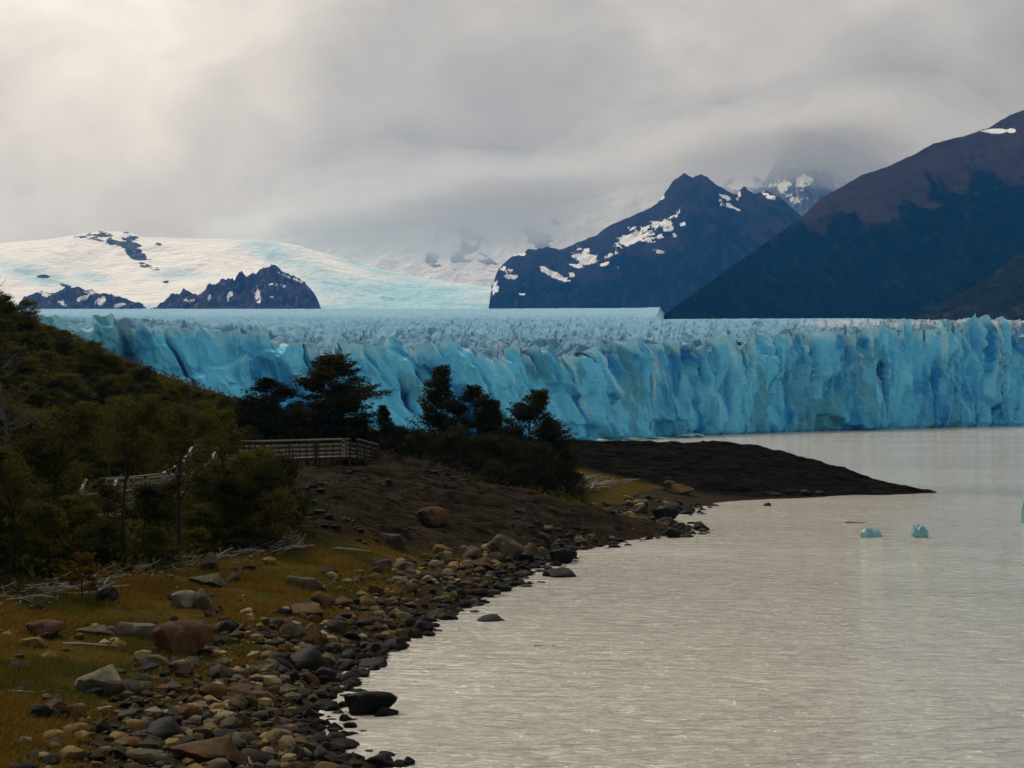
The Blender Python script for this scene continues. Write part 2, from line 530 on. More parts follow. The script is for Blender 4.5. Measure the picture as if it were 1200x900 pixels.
# ---- mountains
def interp(px, prof):
    a = np.array(prof, float)
    return np.interp(px, a[:, 0], a[:, 1])


def blob(px, py, cx, cy, rx, ry, ang=0):
    c, s = math.cos(ang), math.sin(ang)
    u = ((px - cx) * c + (py - cy) * s) / rx; v = (-(px - cx) * s + (py - cy) * c) / ry
    return np.clip(1.25 - np.hypot(u, v), 0, 1.25)


def mountain(name, prof, D, front, base_z, step, rows, seed, material, relief=0.07, jag=1.5, power=1.0, freq=60.0, masks=None, back=0.8):
    """prof: photo ridge line at distance D (number or (px, D) list); front: how far the foot lies before the ridge"""
    pr = np.array(prof, float)
    px = np.arange(pr[0, 0], pr[-1, 0] + step, step)
    Dr = interp(px, D) if isinstance(D, list) else np.full(len(px), float(D))
    fr = interp(px, front) if isinstance(front, list) else np.full(len(px), float(front))
    bz = interp(px, base_z) if isinstance(base_z, list) else np.full(len(px), float(base_z))
    rp = np.interp(px, pr[:, 0], pr[:, 1])
    jagn = (ridged(px / 14.0, px * 0 + seed, 4, seed, 0.6) - 0.55) * 2 * jag
    zr = Zof(rp - jagn, Dr)
    xr = Xof(px, Dr)
    v = np.concatenate([np.linspace(0, 1, rows) ** 0.9, 1 + np.linspace(0, 1, 14)[1:] * back])
    Vv, XX = np.meshgrid(v, xr, indexing='ij')
    DD = np.broadcast_to(Dr, XX.shape); FF = np.broadcast_to(fr, XX.shape); BZ = np.broadcast_to(bz, XX.shape)
    HH = np.maximum(np.broadcast_to(zr, XX.shape), BZ + 1) - BZ
    Yg = DD + (Vv - 1) * FF
    g = np.where(Vv <= 1, np.clip(Vv, 0, 1) ** power, 1 - (Vv - 1) / back * 1.02)
    warp = (fbm(XX / (freq * 4), Yg / (freq * 4), 3, seed + 5) - 0.5) * freq * 3
    gul = ridged((XX + warp) / (freq * 2.2), (Yg - XX * 0.3) / (freq * 7), 5, seed + 1, 0.55)
    fine = fbm(XX / (freq * 0.45), Yg / (freq * 0.45), 4, seed + 2)
    env = np.clip(Vv, 0, 1) ** 0.5 * np.where(Vv <= 1, np.clip((1 - Vv) * 5, 0.0, 1), np.clip((Vv - 1) * 4, 0, 1))
    ZZ = BZ + HH * g + env * np.sqrt(HH.clip(1) * HH.max()) * relief * ((gul - 0.55) * 2.2 + (fine - 0.5) * 0.6)
    qx, qy = inpx(XX.ravel(), Yg.ravel(), ZZ.ravel())
    at = {k: f(qx, qy, Vv.ravel(), XX.ravel(), Yg.ravel(), ZZ.ravel(), gul.ravel()) for k, f in (masks or {}).items()}
    me = mk_mesh(name, np.stack([XX.ravel(), Yg.ravel(), ZZ.ravel()], 1), grid_faces(len(v), len(px)), True, at)
    return tag(link(name, me, material), kind='structure')


def rag(x, y, z, s, seed):
    """ragged edge noise in world metres"""
    return fbm(x / s + z / s * 0.6, z / s * 1.6 + y / s * 0.15, 5, seed, 0.6) - 0.5


def m_mountain(base_a, base_b, scale, rock=(0.2, 0.13, 0.11), snow=(0.82, 0.83, 0.84)):
    def f(t):
        p = wpos(t)
        s = t.sep(t.attr('cover').outputs['Color'])     # R snow, G bare rock/scree, B ice blue
        n = t.noise(p, scale, 6, 0.62); nf = t.noise(p, scale * 7, 5, 0.62)
        nst = t.noise(t.mapping(p, (0.3, 0.3, 2.4)), scale * 3, 5, 0.6)
        nh = t.noise(p, scale * 22, 5, 0.65)
        jit = t.math('ADD', t.math('MULTIPLY', t.math('SUBTRACT', nf, 0.5), 0.7), t.math('MULTIPLY', t.math('SUBTRACT', nh, 0.5), 0.7))
        down = t.noise(t.mapping(p, (1.0, 0.25, 0.22), (0, 0, 0), (0, 0.25, 0)), scale * 6, 6, 0.65, 0.4)
        c = t.mix(t.step(n, 0.35, 0.65), base_a, base_b)
        c = t.mix(t.step(down, 0.5, 0.72), c, tuple(v * 3.0 for v in base_b))
        sc_c = t.mix(nst, tuple(v * 0.55 for v in rock), tuple(v * 1.3 for v in rock))
        c = t.mix(t.step(t.math('ADD', s[1], jit), 0.1, 1.0), c, sc_c)
        sn = t.mix(t.math('MULTIPLY', s[2], t.n('MapRange', {'Value': nf, 'From Min': 0.3, 'From Max': 0.7, 'To Min': 0.55, 'To Max': 1.1}).outputs[0]), snow, (0.34, 0.63, 0.76))
        c = t.mix(t.step(t.math('ADD', s[0], jit), 0.46, 0.54), c, sn)
        bump = t.n('Bump', {'Strength': 0.8, 'Distance': 0.35 / scale, 'Height': t.math('ADD', n, t.math('MULTIPLY', nf, 0.35))})
        out(t, Base_Color=c, Roughness=1.0, Normal=bump.outputs[0], Specular_IOR_Level=0.0)
    return f


def cover(snow, rock=None, ice=None):
    def f(*a):
        z = np.zeros(len(a[0]))
        return np.stack([np.clip(snow(*a), 0, 1), np.clip(rock(*a), 0, 1) if rock else z, np.clip(ice(*a), 0, 1) if ice else z], 1)
    return f


# dark forested mountain with bare upper slopes
RIGHT = [(764, 381), (775, 372), (800, 354), (850, 318), (900, 283), (940, 254), (962, 233), (985, 220), (1010, 206), (1040, 196), (1075, 180), (1095, 168), (1130, 160), (1160, 150), (1185, 135), (1200, 129),
         (1260, 108), (1350, 96), (1500, 118), (1700, 180), (1900, 260)]
def r_snow(px, py, v, x, y, z, g):
    return blob(px, py, 1168, 154, 24, 4, 0.0) * 0.9 + blob(px, py, 1186, 153, 5, 3) * 0.9 + rag(x, y, z, 40, 3) * 0.5
def r_rock(px, py, v, x, y, z, g):
    line = np.interp(px, [760, 930, 965, 1010, 1060, 1110, 1160, 1210, 1400, 1900], [300, 258, 262, 262, 246, 232, 208, 190, 160, 320])
    a = 0.5 + (line - py) / 26.0
    a = a + 4.2 * (fbm(x / 40, y / 600 + z / 380, 5, 71, 0.62) - 0.5) + blob(px, py, 1020, 250, 14, 34, 0.3) * 0.7 + blob(px, py, 955, 285, 8, 40, 0.55) * 0.5 + blob(px, py, 1045, 240, 9, 26, 0.5) * 0.5
    return a
M_RIGHT = mat('dark_forest_mountain', m_mountain((0.0012, 0.003, 0.003), (0.004, 0.007, 0.005), 0.012, (0.045, 0.03, 0.029)))
mountain('forested_mountain', RIGHT, [(764, 1850), (900, 2500), (1200, 3000), (1900, 3400)], [(764, 250), (900, 800), (1200, 1350), (1900, 1700)], 20, 1.4, 150, 2, M_RIGHT, 0.085, 1.3, 1.0, 90,
         {'cover': cover(r_snow, r_rock)})
M_SPUR = mat('green_spur', m_mountain((0.004, 0.006, 0.003), (0.013, 0.014, 0.006), 0.02))
mountain('green_spur_hill', [(1050, 379), (1085, 368), (1120, 347), (1160, 325), (1200, 292), (1300, 238), (1500, 200), (1800, 240)], 1750, 420, 40, 2.0, 70, 9, M_SPUR, 0.09, 1.2, 1.0, 60,
         {'cover': cover(lambda *a: 0 * a[0])})
# blue peak with snow gullies
MID = [(566, 372), (574, 358), (577, 332), (585, 313), (600, 301), (618, 293), (640, 290), (656, 294), (670, 288), (700, 275), (725, 259), (750, 250), (770, 240), (780, 226), (790, 212), (803, 203), (812, 207),
       (822, 204), (835, 212), (850, 222), (862, 227), (872, 219), (885, 228), (900, 224), (915, 233), (930, 244), (980, 290), (1060, 360)]
MS = [(757, 272, 40, 11, -0.5), (775, 258, 16, 8, -0.75), (795, 250, 8, 5, -0.8), (690, 300, 22, 6, 0.35), (678, 300, 14, 5, 0.5), (720, 296, 20, 3.5, -0.55), (745, 282, 28, 5, -0.25), (648, 321, 18, 3.5, 0.42),
      (593, 317, 8, 3.5, 0.2), (600, 324, 9, 2.4, 0.1), (580, 335, 4, 8, 0), (614, 344, 6, 2, 0), (670, 322, 4, 2, 0), (675, 312, 9, 2.6, 0.4), (852, 240, 15, 3.2, 0.45), (848, 231, 8, 2.4, 0.4), (866, 228, 4, 5, 0), (905, 232, 14, 2.5, 0.5),
      (770, 295, 9, 1.6, 0), (790, 276, 3, 2, 0), (800, 262, 5, 2, 0), (776, 231, 5, 3, -0.6), (726, 314, 4, 2, 0), (710, 309, 4, 1.5, -0.5), (785, 268, 5, 2, -0.3), (605, 298, 7, 1.8, -0.2), (612, 297, 5, 2, 0)]
def m_snow(px, py, v, x, y, z, g):
    b = np.zeros(len(px))
    for s in MS: b = np.maximum(b, blob(px, py, s[0], s[1], s[2] * 1.15, s[3] * 1.35, s[4]))
    return b * 1.22 - 0.02 + (rag(x, y, z, 38, 13) * 2.6 + rag(x, y, z, 13, 17) * 2.2 + (0.55 - g) * 1.6) * np.clip(b * 3, 0, 1)
def m_rock(px, py, v, x, y, z, g):
    return sstep(0.45, 0.85, v + rag(x, y, z, 90, 5) * 0.6) * 0.9
M_MID = mat('blue_rock_mountain', m_mountain((0.003, 0.004, 0.006), (0.012, 0.010, 0.013), 0.008, (0.034, 0.024, 0.03)))
mountain('snow_streaked_mountain', MID, 4500, 1300, 90, 1.0, 190, 4, M_MID, 0.10, 2.2, 1.0, 80, {'cover': cover(m_snow, m_rock)})
# ice cap
ICE = [(-260, 318), (-120, 292), (0, 285), (60, 280), (90, 275), (115, 271), (150, 272), (165, 278), (200, 279), (260, 280), (310, 281), (350, 288), (390, 299), (430, 311), (480, 323), (540, 332), (600, 340), (660, 352), (720, 372)]
def i_snow(px, py, v, x, y, z, g):
    b = np.zeros(len(px))
    for s in [(112, 278, 26, 5, 0.05), (133, 282, 22, 6, 0.5), (150, 280, 12, 12, 0.9), (160, 296, 22, 9, 0.75), (172, 310, 16, 5, 0.4), (178, 317, 9, 2.5, 0), (50, 324, 8, 2, 0), (76, 334, 7, 2, 0.2), (186, 286, 4, 2, 0), (195, 330, 4, 2, 0)]:
        b = np.maximum(b, blob(px, py, *s))
    return 1.0 - b * 0.95 - (rag(x, y, z, 45, 23) * 2.8 + rag(x, y, z, 15, 27) * 2.4) * np.clip(b * 3, 0, 1)
def i_ice(px, py, v, x, y, z, g):
    a = blob(px, py, 40, 322, 60, 12, 0.3) * 0.7 + blob(px, py, 480, 345, 160, 24, 0.05) * 1.1 + blob(px, py, 330, 300, 70, 16, 0.35) * 0.7 + blob(px, py, 110, 325, 26, 8, 0.2) * 0.6 + blob(px, py, 210, 322, 40, 6, 0) * 0.6 + blob(px, py, 420, 305, 60, 10, 0.3) * 0.8
    a = a + sstep(352, 362, py) * 0.8
    return a * (0.6 + 0.9 * fbm(x / 60, z / 25, 4, 61))
M_ICECAP = mat('ice_cap_snow', m_mountain((0.03, 0.027, 0.033), (0.07, 0.06, 0.065), 0.01, snow=(0.92, 0.91, 0.89)))
mountain('ice_cap', ICE, 5000, 1900, 110, 2.0, 170, 6, M_ICECAP, 0.07, 0.3, 1.0, 200, {'cover': cover(i_snow, None, i_ice)})
# rock knolls standing out of the ice
def k_snow(lst):
    def f(px, py, v, x, y, z, g):
        b = np.zeros(len(px))
        for s in lst: b = np.maximum(b, blob(px, py, *s))
        return b * 0.85 + (rag(x, y, z, 26, 33) * 2.6 + rag(x, y, z, 9, 37) * 2.0) * np.clip(b * 3, 0, 1)
    return f
M_KNOLL = mat('knoll_rock', m_mountain((0.026, 0.02, 0.035), (0.06, 0.045, 0.06), 0.02))
mountain('rock_knoll', [(26, 366), (36, 350), (44, 342), (58, 343), (68, 340), (88, 338), (105, 341), (120, 345), (140, 350), (165, 357), (178, 366)], 3700, 350, 150, 0.8, 60, 12, M_KNOLL, 0.22, 4.0, 0.7, 26,
         {'cover': cover(k_snow([(70, 353, 12, 3, 0.6), (98, 349, 9, 3.5, -0.4), (118, 352, 9, 4.5, -0.8), (52, 345, 8, 2.5, 0.3), (140, 358, 8, 2.5, -0.3), (108, 342, 10, 2, 0)]))})
mountain('rock_knoll', [(186, 368), (196, 357), (212, 353), (225, 350), (235, 345), (248, 347), (256, 339), (275, 336), (290, 330), (305, 323), (312, 313), (330, 318), (345, 325), (358, 334), (366, 342), (372, 352), (378, 368)], 3700, 420, 150, 0.8, 70, 15,
         M_KNOLL, 0.26, 4.5, 0.65, 28, {'cover': cover(k_snow([(245, 350, 3.5, 10, 0.3), (302, 346, 3.5, 11, -0.15), (325, 334, 10, 2, 0.1), (222, 352, 10, 2, 0), (270, 345, 3, 9, 0.4), (340, 325, 16, 1.8, 0.4), (320, 348, 6, 1.5, 0)]))})
# far mountains whose heads are in the cloud
FARC = [(200, 330), (290, 284), (360, 277), (430, 274), (470, 272), (520, 258), (570, 245), (610, 236), (650, 240), (690, 235), (740, 220), (800, 214), (880, 240), (960, 330)]
def f_snow(px, py, v, x, y, z, g):
    b = np.zeros(len(px))
    for s in [(510, 305, 18, 8, 0.2), (545, 295, 22, 12, -0.2), (555, 275, 20, 16, 0.3), (630, 278, 16, 22, -0.4), (570, 300, 18, 9, 0.3), (650, 262, 14, 8, 0), (525, 318, 12, 4, 0)]:
        b = np.maximum(b, blob(px, py, *s))
    return 1.0 - b * 0.95 - (rag(x, y, z, 90, 43) * 3.2 + rag(x, y, z, 30, 44) * 2.6) * np.clip(b * 3, 0, 1)
M_FAR = mat('far_rock_mountain', m_mountain((0.05, 0.05, 0.06), (0.11, 0.11, 0.13), 0.006, snow=(0.8, 0.8, 0.82)))
mountain('cloudy_snow_mountain', FARC, 7000, 700, 300, 2.0, 80, 21, M_FAR, 0.07, 2.0, 1.0, 150, {'cover': cover(f_snow, None, lambda px, py, *a: sstep(330, 365, py) * 0.8)})
FARP = [(820, 330), (840, 230), (860, 205), (880, 200), (895, 215), (905, 200), (920, 178), (935, 160), (950, 152), (975, 160), (1000, 170), (1040, 190), (1090, 240), (1130, 330)]
def p_snow(px, py, v, x, y, z, g):
    b = blob(px, py, 922, 222, 26, 16, 0.2); b = np.maximum(b, blob(px, py, 940, 205, 22, 6, 0.6)); b = np.maximum(b, blob(px, py, 870, 205, 26, 22, 0)); b = np.maximum(b, blob(px, py, 905, 238, 16, 10, 0))
    return b * 0.85 + (rag(x, y, z, 80, 53) * 3.0 + rag(x, y, z, 28, 54) * 2.4) * np.clip(b * 3, 0, 1)
mountain('cloudy_peak', FARP, 7000, 700, 300, 1.6, 90, 25, M_FAR, 0.07, 2.5, 1.0, 130, {'cover': cover(p_snow)})

# ---- glacier
FRONT = [(-420, 284), (0, 292), (200, 303), (450, 323), (700, 400), (780, 440), (850, 487), (1000, 573), (1100, 645), (1200, 723), (1500, 900), (1900, 1100)]
CREST = [(-420, 372), (60, 374), (110, 380), (150, 378), (185, 385), (220, 384), (260, 389), (290, 396), (320, 397), (350, 404), (375, 402), (400, 412), (425, 416), (455, 407), (480, 416), (505, 402), (540, 397), (575, 403), (610, 412), (640, 417), (665, 410),
         (690, 412), (715, 408), (735, 405), (760, 412), (800, 416), (840, 410), (870, 402), (900, 398), (930, 398), (960, 395), (1000, 394), (1030, 390), (1060, 388), (1085, 387), (1110, 390), (1140, 387), (1165, 382), (1180, 386), (1200, 388), (1500, 395), (1900, 400)]
gpx = np.concatenate([np.arange(-420, -30, 6.0), np.arange(-30, 1230, 1.1), np.arange(1230, 1900, 8.0)])
fD = interp(gpx, FRONT)
fX = Xof(gpx, fD)
arc = np.concatenate([[0], np.cumsum(np.hypot(np.diff(fX), np.diff(fD)))])
NW = 150
tw = np.linspace(0, 1, NW)
# top surface reaches back in growing steps
back = np.concatenate([[0.6, 1.2, 1.9, 2.7], 3.6 * (2300 / 3.6) ** np.linspace(0, 1, 190)])
nx = np.gradient(fD); ny = -np.gradient(fX); nl = np.hypot(nx, ny); nx /= nl; ny /= nl      # towards the lake
flip = np.where(ny > 0, -1, 1); nx *= flip; ny *= flip
sc_loc = fD / 500.0                                                                        # block size follows wall height
S, T_ = np.meshgrid(arc, tw, indexing='xy')
PXg = np.broadcast_to(gpx, S.shape); SL = np.broadcast_to(sc_loc, S.shape)
rightness = sstep(500, 950, PXg)
crest_z = Zof(interp(gpx, CREST), fD + 6)
pin = ridged(arc / 7.0, arc * 0 + 2.5, 4, 81, 0.6) - 0.55
pin2 = voro(arc / 9.0, arc * 0 + 0.5, 82)
crest_z = crest_z + sc_loc * (pin * 5.6 + (pin2[2] - 0.5) * 4.6)
# the slanting joints of the ice: s measured along sheared lines
shear = S + (1 - T_) * 22 * SL * (0.5 - 0.9 * rightness) * -1
wv = (fbm(S / 40, T_ * 1.2, 3, 83) - 0.5) * 14
f1, f2, c1, c2, c3, ox, oy = voro((shear + wv) / 17.0, T_ * 1.15 + wv * 0.03, 84, 0.95)
g1, g2, d1, d2, d3, qx_, qy_ = voro((shear + wv * 0.6) / 7.0, T_ * 3.2 + wv * 0.05, 85, 0.95)
h1, h2, e1, e2, e3, rx_, ry_ = voro((shear + wv * 0.3) / 2.4, T_ * 6.0, 86, 0.95)
flute = ridged((shear + wv * 0.7) / 11.0, T_ * 0.5, 4, 87, 0.55)
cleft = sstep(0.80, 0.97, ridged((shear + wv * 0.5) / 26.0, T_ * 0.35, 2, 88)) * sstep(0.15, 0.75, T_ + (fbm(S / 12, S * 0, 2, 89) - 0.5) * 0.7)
upper = sstep(0.25, 0.8, T_)
lean = (4.5 + 3.0 * (1 - rightness)) * T_ ** 1.5 + (1 - rightness) * 10 * T_
off = -lean
k1, k2, b1, b2, b3, bx, by = voro((shear + wv * 1.4) / 30.0, T_ * 0.9 + wv * 0.02, 110, 0.95)
flmod = sstep(0.35, 0.7, fbm(S / 38, T_ * 0.8, 3, 111)) * 0.9 + 0.15
off = off + (b1 - 0.5) * 3.5 + bx * (b2 - 0.5) * 8.0 + by * (b3 - 0.5) * 4.0
off = off + (c1 - 0.5) * 2.6 + ox * (c2 - 0.5) * 6.0 + oy * (c3 - 0.5) * 4.5
off = off + (d1 - 0.5) * 1.5 + qx_ * (d2 - 0.5) * 2.8 + qy_ * (d3 - 0.5) * 2.4
def soften(o, n):
    for _ in range(n):
        o2 = np.pad(o, 1, mode='edge')
        o = (o2[:-2, 1:-1] + o2[2:, 1:-1] + o2[1:-1, :-2] + o2[1:-1, 2:] + 2 * o2[1:-1, 1:-1]) / 6
    return o
off = off - cleft * 6.5 + (flute - 0.55) * flmod * (2.0 + 9.0 * upper * (0.45 + 0.55 * rightness))
off = soften(off, 3)
off = off + soften((e1 - 0.5) * 0.8 + rx_ * (e2 - 0.5) * 1.6 + ry_ * (e3 - 0.5) * 1.2, 1)
slip = shear + wv * 0.35 + (fbm(S / 8, T_ * 2, 3, 112) - 0.5) * 5
crack = ridged(slip / 4.6, T_ * 0.7, 2, 113, 0.6)
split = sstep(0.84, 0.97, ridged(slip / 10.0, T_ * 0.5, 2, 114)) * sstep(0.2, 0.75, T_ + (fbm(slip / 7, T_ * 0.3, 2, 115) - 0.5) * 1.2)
off = off + (crack - 0.55) * 4.6 * (0.3 + 0.7 * upper) - split * 3.4
off = off + (fbm(slip / 2.6, T_ * 2.0, 4, 90, 0.6) - 0.5) * 3.6
off = off - 1.2 * np.exp(-((T_ - 0.02) / 0.03) ** 2)                                        # notch cut by the lake
off = off * SL
crest_z = crest_z + (flute[-1] - 0.55) * 3.4 * sc_loc - cleft[-1] * 2.0 * sc_loc
WZ = -1.0 + (crest_z[None, :] + 1.0) * T_
WZ = WZ + (fbm(S / 5, T_ * 6, 3, 91) - 0.5) * 1.2 * SL * T_ * (1 - T_) * 4
WX = fX[None, :] + nx[None, :] * off; WY = fD[None, :] + ny[None, :] * off
# top
top_off = off[-1]
Bk, PX2 = np.meshgrid(back, gpx, indexing='ij')
dx_ = fX / np.hypot(fX, fD); dy_ = fD / np.hypot(fX, fD)
x0 = WX[-1]; y0 = WY[-1]
TXp = x0[None, :] + Bk * dx_[None, :]; TYp = y0[None, :] + Bk * dy_[None, :]
# base surface described by the height it reaches at given distances
far_py = interp(gpx, [(-420, 362), (560, 362), (640, 361.5), (760, 361), (778, 360), (786, 373), (1000, 372), (1200, 376), (1900, 384)])
u = np.clip((TYp - y0[None, :]) / (2350 - y0[None, :]), 0, 1)
midpy = np.interp(gpx, [-420, 300, 560, 760, 900, 1200, 1900], [373, 376, 378, 378, 377, 379, 384])
crest_s = np.interp(gpx, gpx, np.convolve(np.pad(interp(gpx, CREST), 40, mode='edge'), np.ones(81) / 81, mode='valid'))
um = 0.2
py_s = np.where(u < um, crest_s[None, :] + 2 + (midpy - crest_s - 2)[None, :] * sstep(0, um, u) ** 0.75,
                midpy[None, :] + (far_py - midpy)[None, :] * np.clip((u - um) / (1 - um), 0, 1) ** 0.8)
Zb = Zof(py_s, TYp)
edge = np.exp(-Bk / 9.0)
Zt = Zb * (1 - edge) + edge * crest_z[None, :]
ser1 = ridged(TXp / 12 + TYp / 60, TYp / 10 + TXp / 50, 4, 92, 0.6)
sv = voro(TXp / 8, TYp / 11, 93, 1.0)
ser = (ser1 - 0.55) * 2.4 + (sv[2] - 0.5) * 1.0 - sstep(0.25, 0.02, sv[1] - sv[0]) * 0.9
amp = (1.5 + 2.2 * np.exp(-Bk / 200.0)) * sc_loc[None, :] * 0.9 * (1 - np.exp(-Bk / 5.0)) * (1 - 0.6 * sstep(500, 1500, Bk))
amp = amp * (0.5 + 1.0 * fbm(TXp / 130, TYp / 130, 3, 94))
Zt = Zt + amp * ser
AV = np.vstack([np.stack([WX.ravel(), WY.ravel(), WZ.ravel()], 1), np.stack([TXp.ravel(), TYp.ravel(), Zt.ravel()], 1)])
# ice colours: fresh blue faces against weathered white ones; cracks and clefts painted bluer for light lost inside; sand bands on the top
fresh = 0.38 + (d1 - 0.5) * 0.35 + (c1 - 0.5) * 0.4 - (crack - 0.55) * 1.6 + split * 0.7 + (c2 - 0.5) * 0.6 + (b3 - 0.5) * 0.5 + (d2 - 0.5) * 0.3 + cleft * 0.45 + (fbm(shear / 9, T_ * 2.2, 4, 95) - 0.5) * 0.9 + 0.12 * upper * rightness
grey = sstep(0.56, 0.72, fbm(shear / 13 + 7, T_ * 1.6, 4, 96)) * 0.8
white = sstep(0.90, 1.0, T_ + (fbm(S / 3.5, T_ * 5, 3, 97) - 0.5) * 0.2) * 0.8
white = np.maximum(white, sstep(0.74, 0.90, ridged(slip / 5.2 + 3, T_ * 0.45, 3, 116, 0.55)) * sstep(0.25, 0.8, T_ + (fbm(slip / 6, T_, 2, 117) - 0.5)) * 0.75)
wallc = np.stack([np.clip(fresh, 0, 1).ravel(), np.clip(grey, 0, 1).ravel(), np.clip(white, 0, 1).ravel()], 1)
tfresh = 0.2 + sstep(0.6, 0.8, fbm(TXp / 9, TYp / 9, 3, 98)) * 0.5 + 0.25 * np.exp(-Bk / 60) + (1 - sstep(200, 900, Bk)) * 0.12
qx2, qy2 = inpx(TXp, TYp, Zt)
sand = sstep(0.45, 0.8, sstep(820, 1000, qx2) * (1.1 - np.abs(qy2 - 379) / 11) + (fbm(TXp / 40, TYp / 18, 4, 99) - 0.5) * 0.9) * 0.75
sand = np.maximum(sand, sstep(0.66, 0.76, fbm(TXp / 22, TYp / 22, 4, 100)) * 0.55 * np.exp(-Bk / 400))
twhite = 0.35 + 0.5 * fbm(TXp / 25, TYp / 25, 3, 101) + 0.3 * sstep(300, 1500, Bk)
topc = np.stack([np.clip(tfresh, 0, 1).ravel(), np.clip(sand, 0, 1).ravel(), np.clip(twhite, 0, 1).ravel()], 1)
nW = NW * len(gpx)
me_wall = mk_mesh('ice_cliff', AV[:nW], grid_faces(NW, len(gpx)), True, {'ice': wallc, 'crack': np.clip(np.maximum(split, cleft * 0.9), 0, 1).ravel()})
topV = np.vstack([AV[nW - len(gpx):nW], AV[nW:]])
topA = np.vstack([wallc[-len(gpx):], topc])
me_top = mk_mesh('serac_field', topV, grid_faces(len(back) + 1, len(gpx)), True, {'ice': topA})
me_top.set_sharp_from_angle(angle=math.radians(40)); me_wall.set_sharp_from_angle(angle=math.radians(26))


def m_ice(top):
    def f(t):
        p = wpos(t)
        s = t.sep(t.attr('ice').outputs['Color'])
        n = t.noise(t.mapping(p, (1, 1, 0.45)), 0.35, 7, 0.65, 0.5); nf = t.noise(p, 1.6, 6, 0.65)
        j = t.math('MULTIPLY', t.math('SUBTRACT', n, 0.5), 0.9)
        fr = t.math('ADD', t.math('ADD', s[0], j), t.math('MULTIPLY', t.math('SUBTRACT', nf, 0.5), 0.7), clamp=True)
        c = t.mix(fr, (0.15, 0.68, 1.0), (0.0, 0.215, 0.55)) if not top else t.mix(fr, (0.10, 0.33, 0.48), (0.006, 0.15, 0.33))
        c = t.mix(t.math('MULTIPLY', t.step(t.math('ADD', s[1], t.math('MULTIPLY', j, 0.6)), 0.4 if top else 0.25, 0.9 if top else 0.75), 0.8), c, (0.62, 0.53, 0.46) if top else (0.10, 0.40, 0.55))
        c = t.mix(t.math('ADD', s[2], t.math('MULTIPLY', t.math('SUBTRACT', nf, 0.5), 0.7), clamp=True), c, (0.72, 0.84, 0.88) if top else (0.46, 0.82, 0.92)) if not top else \
            t.mix(t.math('MULTIPLY', t.math('ADD', s[2], t.math('MULTIPLY', t.math('SUBTRACT', nf, 0.5), 0.7), clamp=True), 0.5), c, (0.52, 0.68, 0.77))
        if not top:
            c = t.mix(t.step(t.attr('crack').outputs['Fac'], 0.3, 0.8), c, (0.0, 0.055, 0.2))  # recess darkening put into the colour: clefts painted near-black blue
        bump = t.n('Bump', {'Strength': 1.0, 'Distance': 1.6, 'Height': t.math('ADD', n, t.math('MULTIPLY', nf, 0.3))})
        out(t, Base_Color=c, Roughness=0.9 if top else 0.55, Normal=bump.outputs[0], Specular_IOR_Level=0.02 if top else 0.2)
    return f
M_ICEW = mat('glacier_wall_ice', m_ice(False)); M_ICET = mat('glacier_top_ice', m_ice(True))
glacier = link('glacier', None)
glacier.location = (120, 573, 0)
tag(glacier, 'towering blue glacier with a fluted ice cliff along the lake', 'glacier')
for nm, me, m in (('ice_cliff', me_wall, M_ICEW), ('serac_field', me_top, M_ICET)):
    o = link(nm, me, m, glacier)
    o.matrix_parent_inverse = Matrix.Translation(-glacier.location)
#SPLIT

# ---- far cloud caught on the mountains (outside the haze)
def ico(sub):
    import bmesh
    bm = bmesh.new(); bmesh.ops.create_icosphere(bm, subdivisions=sub, radius=1.0)
    V = np.array([v.co[:] for v in bm.verts]); F = np.array([[v.index for v in f.verts] for f in bm.faces]); bm.free()
    return V, F
IC1, IC2, IC3, IC4 = ico(1), ico(2), ico(3), ico(4)


def m_cloud(d):
    def f(t):
        v = t.n('VolumePrincipled', {'Color': (0.96, 0.955, 0.95, 1), 'Density': d, 'Anisotropy': 0.0})
        t.n('OutputMaterial', {'Volume': v.outputs[0]})
    return f
M_CL = [mat('cloud_vapour_thin', m_cloud(0.0010)), mat('cloud_vapour_thick', m_cloud(0.0024))]
CL = [(400, 262, 150, 40, 0), (350, 272, 110, 22, 1), (420, 288, 110, 20, 0), (500, 240, 150, 62, 1), (590, 232, 130, 58, 1), (690, 228, 130, 44, 0), (480, 285, 110, 24, 0), (560, 262, 110, 40, 0), (640, 255, 90, 34, 0), (770, 190, 120, 56, 1), (850, 178, 90, 42, 1), (870, 205, 70, 24, 0),
      (950, 146, 95, 46, 1), (955, 168, 85, 28, 1), (1010, 190, 80, 36, 0), (1060, 165, 120, 60, 1), (620, 275, 70, 16, 0), (540, 300, 60, 12, 0)]
for i, (cx_, cy_, rx, ry, k) in enumerate(CL):
    V, F = IC3
    n = vn3(V * 1.3 + i * 3.1, i) * 0.55 + vn3(V * 2.9 + i, i + 3) * 0.28 + vn3(V * 6.5 + i, i + 5) * 0.10
    V = V * (0.6 + 0.85 * n)[:, None]
    D = 6230
    c = P(cx_, cy_, D)
    m = D / FPX
    for sh, wt in ((1.22, 0), (0.92, 1), (0.6, 2)):           # denser towards the core
        Vs = V * sh * (1 + 0.25 * (vn3(V * 2.1 + wt * 5.0, i + wt) - 0.5))[:, None]
        me = mk_mesh('cloud', Vs * np.array([rx * m, 90, ry * m]), F, True)
        tag(link('clouds', me, M_CL[k], loc=c), kind='stuff')

# ---- haze: one box of even air
def m_haze(t):
    v = t.n('VolumePrincipled', {'Color': (0.06, 0.38, 1.0, 1), 'Absorption Color': (1, 1, 1, 1), 'Density': 6.0e-5, 'Anisotropy': 0.0})
    t.n('OutputMaterial', {'Volume': v.outputs[0]})
M_HAZE = mat('haze_air', m_haze)
V, F = box_arrays((0, 2530, 424), (1, 0, 0), (0, 1, 0), (0, 0, 1), 6200, 3430, 430)
tag(link('haze', mk_mesh('haze', V, F, False), M_HAZE), kind='stuff')

